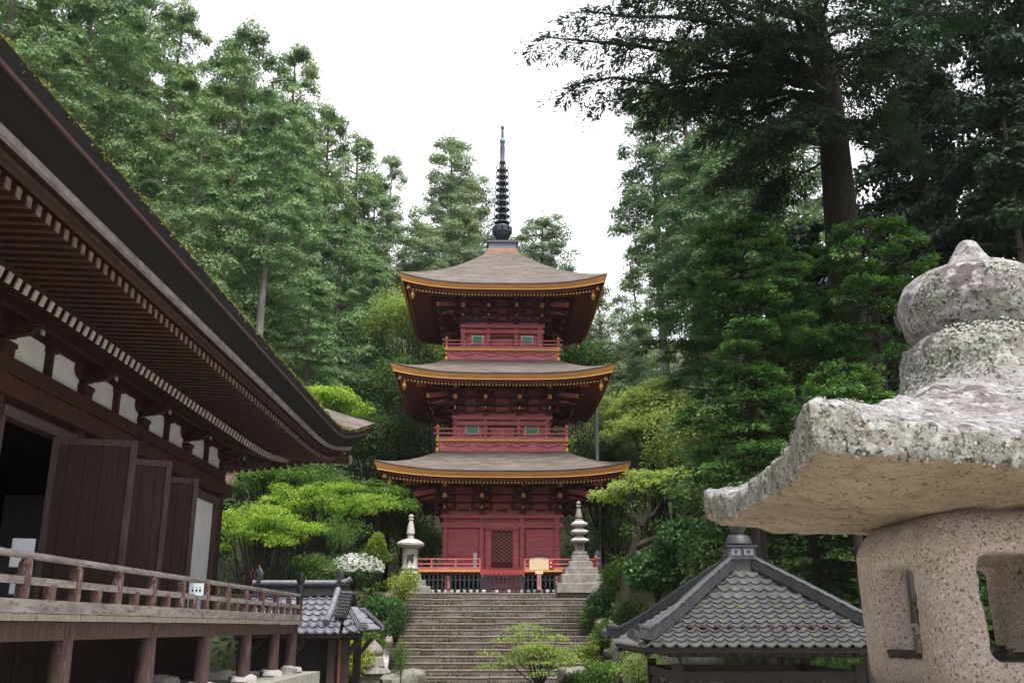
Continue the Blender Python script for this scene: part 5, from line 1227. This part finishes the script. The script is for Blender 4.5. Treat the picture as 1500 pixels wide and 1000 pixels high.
TREES = [
 # key, px, py of the top, distance, width, label, group
 ('A', 30, -190, 38, 1.35, 'huge cypress topping the highest visible stretch of hall eave, crown cut by the picture edge', GL),
 ('C', 150, -120, 41, 1.25, 'broad green cypress with a bare trunk showing just above the highest hall eave', GL),
 ('B', 85, -160, 48, 1.3, 'cypress rising behind the broad cypress above the highest eave, its tip cut off', GL),
 ('A', 178, -75, 47, 1.15, 'tall narrow cypress cut by the picture top just before the sky opens', GL),
 ('B', 274, 10, 50, 1.2, 'cypress whose rounded tip stands first on the skyline under open sky', GL),
 ('B', 374, 42, 53, 1.3, 'cypress with a loose see-through tip high on the skyline above the hall', GL),
 ('A', 426, 76, 57, 1.3, 'cypress on the forest skyline just below the loose tipped one', GL),
 ('A', 480, 152, 60, 1.25, 'cypress halfway down the falling skyline between hall and spire', GL),
 ('C', 525, 202, 64, 1.3, 'cypress at the lower end of the dense falling skyline', GL),
 ('B', 553, 262, 66, .95, 'slim last cypress of the dense skyline beside a sky gap', GL),
 ('C', 300, 195, 40, .85, 'bright yellowish cypress standing nearest behind the hall eave', GL),
 ('A', 250, 110, 44, 1.1, 'full cypress in mid forest straight above the moss edged eave', GL),
 ('P', 402, 150, 43, 1.05, 'cypress with a long bare pale trunk rising from the hall eave', GL),
 ('D', 450, 260, 51, 1.1, 'dark cypress filling the forest between bare trunk and pagoda', GL),
 ('D', 505, 330, 54, 1.1, 'deep green cypress next to the pagoda top roof', GL),
 ('D', 455, 410, 47, 1.0, 'low bright cypress skirt above the hall roof corner', GL),
 ('A', 345, 95, 58, 1.2, 'cypress seen only between others in mid forest behind the bare pale trunk', GL),
 ('D', 545, 380, 60, 1.0, 'shadowy cypress behind the olive broadleaf near the pagoda roof', GL),
 ('B', 190, 30, 56, 1.2, 'cypress deep in the forest behind the broad one', GL),
 ('D', 110, 60, 55, 1.3, 'cypress filling the gap behind the bare upper trunk', GL),
 ('C', 15, 20, 46, 1.2, 'cypress half cut by the picture edge just above the eave', GL),
 ('C', 228, -12, 54, 1.25, 'cypress whose tip just meets the top edge at the start of the open sky', GL),
 ('C', 335, 62, 60, 1.3, 'cypress filling the dip between the two loose tips on the skyline', GL),
 ('D', 200, 60, 66, 1.4, 'cypress far back in the forest closing the gap above the eave middle', GL),
 ('D', 310, 130, 68, 1.4, 'cypress far back closing the gap below the loose tipped tree', GL),
 ('D', 120, -40, 62, 1.4, 'cypress far back behind the bare upper trunk', GL),
 ('D', 420, 230, 70, 1.4, 'cypress far back behind the bare pale trunk crown', GL),
 ('D', 520, 290, 72, 1.3, 'cypress far back at the low end of the skyline', GL),
 ('C', 400, 170, 62, 1.3, 'cypress glimpsed in the skyline gap behind the loose tipped one', GL),
 ('A', 455, 200, 66, 1.3, 'cypress crown behind the middle of the falling skyline', GL),
 ('F', 577, 224, 71, .95, 'slender pale tree standing separate on the skyline between forest and spire', GB),
 ('G', 657, 205, 73, 1.35, 'tall airy pale tree tallest of those next to the bronze spire', GB),
 ('G', 690, 265, 78, 1.3, 'airy tree touching the spire from behind, lower than the airy tall one', GB),
 ('G', 610, 330, 68, 1.25, 'pale tree low between slender tree and the top pagoda roof', GB),
 ('G', 797, 322, 76, 1.45, 'rounded pale tree alone in open sky over the top roof', GB),
 ('C', 745, 355, 70, 1.2, 'green tree mostly hidden behind the top roof and spire base', GB),
 ('F', 873, 430, 66, 1.2, 'thin pale tree showing through gaps beside the top roof eave', GR),
 ('F', 925, 400, 58, 1.0, 'loose grey-green tree between the top roof corner and pavilion side forest', GR),
 ('P', 968, 125, 47, 1.15, 'grey green cypress edging the open sky under the overhanging boughs', GR),
 ('C', 1000, 60, 45, 1.15, 'big cypress behind the overhanging mossy conifer boughs', GR),
 ('P', 1000, 215, 42, 1.1, 'cypress with dark hanging skirts between open sky and bright fir', GR),
 ('P', 1042, 170, 38, 1.0, 'conifer with a pale bare trunk behind the bright fir', GR),
 ('P', 1068, 190, 40, .9, 'second pale trunked conifer close beside the first', GR),
 ('D', 1110, 40, 37, 1.2, 'dense conifer filling behind the mossy trunk and boughs', GR),
 ('C', 1175, 180, 44, 1.2, 'light green conifer seen between bright fir and mossy trunk base', GR),
 ('F', 935, 470, 52, .9, 'low thin conifer next to the middle pagoda roof', GR),
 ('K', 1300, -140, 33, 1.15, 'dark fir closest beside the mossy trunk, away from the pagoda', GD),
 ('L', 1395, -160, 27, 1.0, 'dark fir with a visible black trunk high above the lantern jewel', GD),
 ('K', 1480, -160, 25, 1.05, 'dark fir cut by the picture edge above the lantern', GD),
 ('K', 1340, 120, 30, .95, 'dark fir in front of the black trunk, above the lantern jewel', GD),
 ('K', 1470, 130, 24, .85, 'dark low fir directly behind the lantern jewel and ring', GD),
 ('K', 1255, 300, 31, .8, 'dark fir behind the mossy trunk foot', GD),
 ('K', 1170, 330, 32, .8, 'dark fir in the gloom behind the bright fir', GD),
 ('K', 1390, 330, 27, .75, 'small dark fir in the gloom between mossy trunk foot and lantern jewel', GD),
]
for key, px, py, Y, wd, lb, gr in TREES:
    p = at(px, py, Y); z0 = float(ground_z(p.x, Y)) - .2
    plant_tree(key, H0, p.x, Y, z0, p.z, wd, lb, gr)

# ---------------------------------------------------------------- mossy trunk with overhanging boughs
def bough_tree(name, label, base, height, r0, limbs, mt, bark, L=.10, W=.028, n=150, spread=1.1, seed=1, lean=(0, 0), sag=.4, count=18, tint=.4, hang=.45, group=None, twig='twig'):
    t = thing(name, label, 'tree', base, 0, group); inv = Vector(base); lv = Leaves(seed); mb = MB()
    tp = lambda z: np.array([lean[0] * (z / height), lean[1] * (z / height), z]) + np.array([.08 * math.sin(z * .5), .06 * math.sin(z * .7 + 1), 0])
    tk = MB(); zs = np.linspace(-.5, height, 14); tk.tube([tp(z) for z in zs], [r0 * (1.25 if i == 0 else 1.08 if i == 1 else 1 - .75 * (i / 13) ** 1.3) for i in range(14)], 18)
    for i, (target, hz) in enumerate(limbs):
        e = Vector(target) - inv; a = tp(hz)
        sprayed_limb(lv, mb, a, e, .02 + .012 * (Vector(a) - e).length, L, W, n, spread, seed * 100 + i, sag, .25, tint, count, hang)
    lv.mesh('crown', M[mt], t); mb.build('boughs', M[twig], t, smooth=True); tk.build('trunk', M[bark], t, smooth=True)
    return t
b0 = at(1243, 560, 22); base = (b0.x + .55, 22, float(ground_z(b0.x, 22)))
rr = random.Random(21); limbs = []
for px, py, Y in ((800, 55, 19), (835, 125, 19.5), (850, 15, 18), (905, 55, 18.5), (885, 150, 20.5), (940, 110, 19), (985, 60, 17.5), (960, 165, 21), (1010, 130, 20), (1060, 40, 18), (1085, 120, 19.5),
                  (1150, 60, 18.5), (1110, 210, 21), (1060, 255, 22.5), (1140, 170, 18.5), (1120, 290, 22.5), (1300, 60, 19), (1290, 140, 24), (1360, 40, 19), (1330, 215, 24), (1250, -40, 17), (1130, -30, 17), (1000, -20, 17), (900, -40, 17.5), (860, -60, 18), (1420, 20, 20), (1040, 190, 20), (1100, -60, 16), (930, -10, 20), (1170, 205, 20.5), (1275, 190, 20.6)):
    p = at(px, py, Y); limbs.append((p, min(max(4.5, p.z + rr.uniform(.5, 2.2)) - base[2], 23)))
bough_tree('mossy_conifer', 'old conifer with thick mossy trunk and dark boughs overhanging the top of the picture', base, 24, .60, limbs, 'dark', 'trunkmoss', .13, .04, 120, 1.25, 5, (-.5, .3), .3, 24, .5, .5)
# bright fir boughs in the middle right
def fir(name, label, px, py0, py1, Y, width, seed, mt='fir', nb=34, tint=.5, n=130, z_floor=None, L=.10, W=.026, asym=0):
    p = at(px, py0, Y); bot = at(px, py1, Y); g = float(ground_z(p.x, Y)); t = thing(name, label, 'tree', (p.x, Y, g)); lv = Leaves(seed); mb = MB(); r = np.random.default_rng(seed); H = p.z - g; hb = bot.z - g
    tk = MB(); tk.tube([(0, 0, -.3), (0, 0, H * .5), (0, 0, H)], [.16, .10, .02], 8)
    for i in range(nb):
        q = (i + r.uniform(0, .8)) / nb; z = hb + (H - hb) * q; a = i * 2.4 + r.normal() * .4; Lb = width * (1 - q) ** .55 * r.uniform(.65, 1.15) + .2
        e = np.array([math.cos(a) * Lb * (1 + asym * (math.cos(a) < 0)), math.sin(a) * Lb, z + Lb * .12 - .05 * Lb * Lb])
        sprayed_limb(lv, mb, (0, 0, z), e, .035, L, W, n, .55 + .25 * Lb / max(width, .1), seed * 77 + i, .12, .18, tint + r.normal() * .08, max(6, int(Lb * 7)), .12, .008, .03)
    lv.mesh('crown', M[mt], t); mb.build('boughs', M['twig'], t); tk.build('trunk', M['twig'], t, smooth=True)
fir('fir_tree', 'fir with bright green layered sprays beside the mossy trunk', 1082, 335, 560, 21, 2.3, 31, nb=40, tint=.22, n=170, asym=.12)
fir('fir_tree', 'lower bushy fir between the yellow green tree and the lantern cap', 1090, 545, 745, 19.5, 1.5, 32, nb=32, tint=.25, n=170)
fir('fir_tree', 'fir with bright tips in front of the foot of the mossy trunk', 1270, 335, 560, 20, 1.9, 33, nb=30, tint=.18, n=160)
fir('fir_tree', 'small fir sprig peeping over the lantern cap corner', 1232, 545, 700, 18.5, 1.1, 34, nb=22)
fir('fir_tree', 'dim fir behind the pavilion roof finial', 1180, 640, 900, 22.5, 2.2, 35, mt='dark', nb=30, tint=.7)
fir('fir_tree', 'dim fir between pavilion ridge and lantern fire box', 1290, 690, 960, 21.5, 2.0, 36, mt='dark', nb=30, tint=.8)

# ---------------------------------------------------------------- maples, deciduous trees, shrubs
def pads_tree(name, label, base, crown_c, crown_r, npad, pad, leaf, mt, seed, r0=.12, bark='twig', per=420, group=None, cat='tree', layered=True, tj=.2, limb_n=9, thick=.16, outer=.55):
    t = thing(name, label, cat, base, 0, group); r = np.random.default_rng(seed); lv = Leaves(seed + 3); mb = MB(); B = np.array(base); C = np.array(crown_c) - B; rad = np.array(crown_r)
    u = unit(r.normal(size=(npad, 3))); u[:, 2] = np.abs(u[:, 2]) * 1.0 - (.45 if not layered else .35); q = r.uniform(outer, 1, (npad, 1)); P = C + u * q * rad
    s = r.uniform(.65, 1.3, npad) * pad; tb = np.clip(.5 + .2 * u[:, 2] + r.normal(size=npad) * .12, .05, .95)
    for i in range(npad):
        th_ = thick if layered else .75
        # pads of leaves, thin and slightly domed
        n = int(per * (s[i] / pad) ** 2); v = r.normal(size=(n, 2)); v /= np.maximum(np.linalg.norm(v, axis=1)[:, None], 1e-6); k = r.uniform(0, 1, n) ** .55
        X = v[:, 0] * k * s[i]; Y = v[:, 1] * k * s[i]
        Z = -k ** 2 * s[i] * (.22 if layered else .35) + r.normal(size=n) * th_ * s[i] * .5 + .12 * s[i] * np.sin(X * 7 / s[i] + i) * np.sin(Y * 6 / s[i] + 2 * i)
        c = P[i] + np.stack([X, Y, Z], 1); c[:, 2] += u[i, 0] * 0
        d = np.stack([v[:, 0], v[:, 1], -.45 * np.ones(n)], 1) + r.normal(size=(n, 3)) * .7
        up = np.array([0, 0, 1.0]) + r.normal(size=(n, 3)) * (.42 if layered else .9)
        lv.put(c, d, up, leaf[0], leaf[1], np.clip(tb[i] + r.normal(size=n) * tj, 0, 1), .05)
    fork = np.array([C[0] * .35, C[1] * .35, max(.35 * C[2], .2)])
    mb.tube(limb_path((0, 0, -.2), fork, 0, .06, 4, r), [r0, r0 * .85, r0 * .75, r0 * .65], 8)
    for i in range(min(npad, limb_n * 3)):
        mid = fork + (P[i] - fork) * .5 + r.normal(size=3) * .12 + np.array([0, 0, .12 * rad[2]]); mb.tube([fork, mid, P[i]], [r0 * .42, r0 * .24, .008], 5, False)
    lv.mesh('crown', M[mt], t); mb.build('trunk', M[bark], t, smooth=True)
    return t
def pt3(px, py, Y): return tuple(at(px, py, Y))
def gp(px, py, Y): p = at(px, py, Y); return (p.x, Y, float(ground_z(p.x, Y)))
LM = 'lime maples beside the hall'
pads_tree('maple_tree', 'lime green maple with a dark forked trunk next to the hall corner', gp(378, 860, 33), pt3(392, 778, 33), (2.05, 1.5, 1.85), 56, .46, (.095, .05), 'lime', 41, .13, 'twig', 190, LM, 'tree', True, .28, 16, .22, .3)
pads_tree('maple_tree', 'spreading lime green maple reaching towards the pagoda behind the first', gp(470, 840, 38.5), pt3(470, 738, 38.5), (3.1, 1.9, 1.75), 66, .55, (.10, .055), 'lime', 42, .14, 'twig', 200, LM, 'tree', True, .28, 18, .2, .35)
pads_tree('maple_tree', 'bright lime maple top rising above the hall roof corner', gp(480, 700, 44), pt3(475, 590, 44), (1.7, 1.6, 1.3), 20, .8, (.13, .08), 'lime', 43, .12, 'twig', 380, LM)
pads_tree('maple_tree', 'mid green maple in the shade under the hall eave tip', gp(400, 820, 41), pt3(415, 700, 41), (3.6, 2, 1.9), 64, .62, (.11, .06), 'mid', 44, .13, 'twig', 230, None, 'tree', True, .24, 14, .3, .35)
pads_tree('leafy_tree', 'darker leafy tree between the lime maples and the stone lantern', gp(545, 840, 42), pt3(545, 735, 42), (1.9, 1.6, 1.9), 34, .75, (.13, .06), 'mid', 45, .12, 'twig', 420)
pads_tree('young_maple', 'young yellow green maple standing before the stair foot', gp(792, 1010, 33.0), pt3(788, 957, 33), (1.95, 1.1, 1.65), 60, .46, (.085, .045), 'olive', 46, .05, 'twig', 150, None, 'tree', True, .22, 9, .10, .25)
pads_tree('deciduous_tree', 'airy yellow green deciduous tree beside the middle pagoda roof', gp(962, 840, 43), pt3(958, 612, 43), (2.3, 2, 2.6), 80, .66, (.15, .085), 'olive', 47, .16, 'limb', 480, None, 'tree', True, .2, 12, .35, .3)
pads_tree('deciduous_tree', 'spreading light green tree over the gnarled tree beside the lowest pagoda roof', gp(985, 850, 37), pt3(975, 715, 37), (2.5, 1.6, 1.25), 56, .62, (.12, .07), 'olive', 48, .14, 'limb', 400, None, 'tree', True, .2, 12, .2, .35)
for px, py, Y, rx, rz_, lb, mtk, sd_ in (
    (600, 455, 58, 2.6, 3.4, 'pale olive broadleaf tree beside the top roof corner nearest the hall', 'olive', 51),
    (575, 560, 54, 3.0, 3.2, 'mid green broadleaf tree beside the middle roof corner nearest the hall', 'shrub', 52),
    (545, 640, 49, 3.0, 2.4, 'dark broadleaf tree above the lime maples beside the lowest pagoda roof', 'shrub', 53),
    (640, 500, 60, 2.4, 2.6, 'light broadleaf tree behind the top balcony on the hall side', 'olive', 54),
    (850, 520, 60, 2.2, 2.4, 'green broadleaf tree behind the top balcony on the pavilion side', 'shrub', 55),
    (600, 690, 52, 2.6, 2.6, 'dark bush tree in the shade behind the pagoda ground storey', 'shrub', 56),
    (880, 690, 54, 2.8, 3.0, 'shaded broadleaf tree behind the lowest roof corner near the gnarled tree', 'shrub', 57),
    (905, 610, 56, 2.4, 2.6, 'yellowish broadleaf tree behind the pole and middle roof corner', 'olive', 58),
    (1010, 640, 40, 2.2, 2.4, 'leafy tree behind the lower bushy fir', 'olive', 59),
    (1120, 700, 30, 2.6, 2.2, 'dim leafy tree behind the lantern cap tip', 'shrub', 60),
    (1240, 640, 29, 3.0, 2.6, 'shadowy tree deep behind the lantern cap', 'shrub', 61),
    (1085, 800, 30, 1.4, 1.5, 'leafy tree behind the pavilion finial', 'shrub', 62),
    (1400, 560, 28, 3.2, 3.0, 'shadowy tree behind the lantern neck', 'dark', 63),
    (1230, 860, 27, 2.4, 1.8, 'shadowy bush tree close behind the pavilion roof', 'shrub', 64),
    (1460, 870, 24, 2.4, 1.8, 'green tree glimpsed through the lantern fire box windows', 'shrub', 65)):
    c = at(px, py, Y); pads_tree('broadleaf_tree', lb, (c.x, Y, float(ground_z(c.x, Y))), tuple(c), (rx, rx * .8, rz_), 34, .95, (.17, .09), mtk, sd_, .14, 'twig', 300, None, 'tree', False, .2, 8, .5, .45)
# gnarled mossy tree right of the stairs
g0 = gp(912, 880, 36.2); t = thing('gnarled_tree', 'gnarled moss covered tree with twisted limbs beyond the stone pagoda', 'tree', g0); mb = MB()
Vp = lambda px, py, Y=36.2: tuple(at(px, py, Y) - Vector(g0))
mb.tube([(0, 0, -.4), Vp(918, 840), Vp(930, 800), Vp(938, 760), Vp(936, 735, 36.3)], [.26, .19, .15, .13, .11], 10)
for path, rads in (([Vp(938, 770), Vp(950, 745), Vp(948, 720), Vp(958, 705)], [.17, .13, .10, .06]), ([Vp(936, 740), Vp(925, 732), Vp(930, 715), Vp(922, 700)], [.16, .13, .08, .03]), ([Vp(936, 765), Vp(924, 752), Vp(922, 740)], [.17, .16, .08]), ([Vp(932, 800), Vp(955, 790), Vp(975, 780), Vp(1000, 748), Vp(1015, 738)], [.16, .12, .10, .07, .03]), ([Vp(930, 815), Vp(950, 802), Vp(990, 803), Vp(1005, 785)], [.17, .12, .09, .04]), ([Vp(940, 760), Vp(958, 752), Vp(968, 735)], [.10, .07, .03])): mb.tube(path, rads, 8)
mb.build('trunk', M['limb'], t, smooth=True)
lv = Leaves(91); lv.clumps(np.array([Vp(925, 775), Vp(945, 720), Vp(970, 770), Vp(1000, 740), Vp(915, 820), Vp(930, 740), Vp(985, 800)]), (.5, .5, .35), 170, .12, .06, None, .3, .4); lv.mesh('leaves', M['mid'], t)

def shrub(name, label, px, py, Y, rx, rz_, mtk, seed, leaf=(.08, .04), n=3800, group=None, cat='shrub', drop=.5, flowers=0):
    c = at(px, py, Y); t = thing(name, label, cat, (c.x, Y, c.z - rz_), 0, group); lv = Leaves(seed); r = lv.r
    k = 16; C = unit(r.normal(size=(k, 3))) * [rx * .62, rx * .5, rz_ * .62] + [0, 0, rz_]; lv.clumps(C, (rx * .42, rx * .42, rz_ * .42), n // k, leaf[0], leaf[1], None, .1, .3, .8, .35)
    lv.mesh('leaves', M[mtk], t); mb = MB()
    for i in range(7): mb.tube([(0, 0, -.3), tuple(C[i] * [.5, .5, .5]), tuple(C[i])], [.035, .025, .01], 4, False)
    mb.build('stems', M['twig'], t)
    if flowers:
        fl_ = Leaves(seed + 1); m = unit(fl_.r.normal(size=(flowers, 3))); m[:, 2] = np.abs(m[:, 2]) * 1.0 - .18; m[:, 1] = -np.abs(m[:, 1]) + .3
        P = m * [rx * 1.0, rx * .85, rz_ * .98] * fl_.r.uniform(.88, 1.06, (flowers, 1)) + [0, 0, rz_]
        for q in range(5):
            a = q * 1.257; fl_.put(P, np.stack([np.cos(a) * np.ones(flowers), -.4 * np.ones(flowers), np.sin(a) * np.ones(flowers)], 1) + m * .5, m, .075, .07, fl_.r.uniform(0, 1, flowers))
        fl_.mesh('blossoms', M['flower'], t)['kind'] = 'stuff'
    return t
shrub('azalea_bush', 'rounded azalea bush covered with white blossoms', 520, 832, 35.6, 1.0, .62, 'shrub', 71, flowers=420)
for i, (px, py, Y, rx, rz_, mtk, lf, lb) in enumerate((
    (590, 855, 38.6, .75, .75, 'yshrub', (.09, .045), 'yellow green shrub beside the votive stone lantern plinth'),
    (553, 892, 35.4, .75, .5, 'gloss', (.13, .07), 'dark glossy bush on the boulder wall beside the stairs'),
    (580, 905, 36.6, .55, .7, 'shrub', (.08, .04), 'small leafy shrub hugging the step ends under the votive lantern'),
    (545, 815, 38.5, .8, .6, 'mid', (.1, .05), 'leafy shrub between azalea and stone lantern'),
    (552, 800, 37.6, .35, .55, 'yshrub', (.08, .04), 'upright yellow leaved shrub above the azalea'),
    (460, 835, 34.5, 1.1, .6, 'mid', (.09, .045), 'light green shrub between azalea and lime maple'),
    (420, 845, 34.2, .8, .5, 'shrub', (.08, .04), 'green shrub under the forked maple'),
    (345, 838, 36, 1.1, .7, 'shrub', (.09, .045), 'dark shrub beside the old wooden fence'),
    (510, 965, 34.2, .9, .7, 'yshrub', (.12, .06), 'yellow leaved plants below the gate roof corner'),
    (540, 940, 35.0, .7, .45, 'mid', (.1, .05), 'weeds on the boulder wall beside the pale slab'),
    (512, 925, 35.2, .8, .35, 'shrub', (.09, .04), 'weeds hanging on the wall behind the gate roof'),
    (880, 880, 38.2, .65, .65, 'gloss', (.12, .06), 'leafy shrub creeping over the stair edge below the stone pagoda'),
    (905, 850, 38.6, .8, .8, 'mid', (.11, .06), 'light green shrub below the gnarled tree'),
    (960, 840, 34.2, 1.1, .75, 'gloss', (.26, .15), 'big leaved glossy shrub at the gnarled tree foot'),
    (1000, 790, 33.5, 1.0, .7, 'gloss', (.22, .12), 'glossy shrub above the pavilion ridge'),
    (930, 900, 35, .9, .6, 'shrub', (.12, .06), 'dark undergrowth shrub beside the pavilion eave'),
    (880, 925, 36.2, .45, .5, 'mid', (.1, .05), 'fresh green plants against the step ends on the pavilion side'),
    (935, 975, 33.4, 1.0, .6, 'olive', (.09, .045), 'mossy green plants on the wall under the pavilion eave'),
    (880, 985, 34.2, .7, .5, 'mid', (.09, .045), 'plants at the stair foot near the pavilion'),
    (850, 1000, 33.8, .6, .4, 'shrub', (.08, .04), 'low plants beside the rounded boulder'),
    (868, 905, 38.3, .5, .45, 'mid', (.1, .05), 'fresh leafy shrub spilling onto the upper step ends below the stone pagoda'),
    (866, 955, 36.2, .5, .45, 'yshrub', (.09, .045), 'yellow green shrub spilling onto the middle step ends by the pavilion'),
    (575, 890, 37.4, .4, .4, 'mid', (.09, .045), 'small fresh green tuft at the step ends below the votive lantern'),
    (1240, 975, 21, 1.2, .5, 'shrub', (.09, .045), 'ferny shrub between pavilion posts and lantern'),
    (590, 770, 44, 1.2, 1.5, 'shrub', (.13, .06), 'dark tall shrub behind the votive stone lantern'),
    (625, 790, 46, 1.0, 1.2, 'shrub', (.13, .06), 'dark shrub against the pagoda wall next to the votive lantern'),
    (900, 760, 46, 1.5, 1.6, 'shrub', (.13, .06), 'dark shrub behind the miniature stone pagoda'),
    (500, 775, 37.2, 1.2, .8, 'mid', (.12, .03), 'grassy shrub on the bank above the azalea'),
    (330, 770, 38, 1.3, 1.2, 'mid', (.11, .06), 'leafy shrub close behind the hall corner post'))):
    shrub('shrub', lb, px, py, Y, rx, rz_, mtk, 300 + i, lf, 2600)
p = gp(586, 1000, 33.0); t = thing('pine_sapling', 'thin young pine sapling in front of the lowest steps', 'sapling', p); lv = Leaves(95); top = at(586, 945, 33).z - p[2]
lv.clumps(np.array([(0, 0, top - .1), (.12, 0, top - .35), (-.14, .05, top - .3), (.05, -.1, top - .6), (-.08, .1, top - .75)]), (.16, .16, .2), 240, .16, .014, .5, -.3, .1, .5); lv.mesh('leaves', M['mid'], t)
mb = MB(); mb.tube([(0, 0, -.2), (.02, 0, top * .5), (0, 0, top)], [.03, .022, .008], 6); mb.build('stem', M['twig'], t)
# undergrowth covering the slopes
lv = Leaves(120); r = lv.r; n = 70000
xs = r.uniform(-30, 24, n); ys = r.uniform(32, 78, n); keep = ~((xs > -5.4) & (xs < 4.4) & (ys < 53)) & ~((xs < -5) & (ys < 34)); xs, ys = xs[keep], ys[keep]; n = len(xs)
zs = ground_z(xs, ys) + r.uniform(0, .35, n); lv.put(np.stack([xs, ys, zs], 1), r.normal(size=(n, 3)) + [0, 0, .5], np.array([0, 0, 1.0]) + r.normal(size=(n, 3)) * .5, .30, .13, r.uniform(0, 1, n))
o = lv.mesh('undergrowth', M['shrub']); tag(o, kind='stuff')
# ---------------------------------------------------------------- thin bright air under the overcast sky
hz = MB(); hz.box((0, 0, 38), (640, 640, 84)); hm = bpy.data.materials.new('thin_haze'); hm.use_nodes = True; t_ = hm.node_tree; t_.nodes.remove(t_.nodes['Principled BSDF'])
pv_ = t_.nodes.new('ShaderNodeVolumePrincipled'); pv_.inputs['Density'].default_value = .00012; pv_.inputs['Color'].default_value = (.93, .96, 1, 1); t_.links.new(pv_.outputs[0], t_.nodes['Material Output'].inputs['Volume'])
tag(hz.build('haze', hm), kind='stuff')
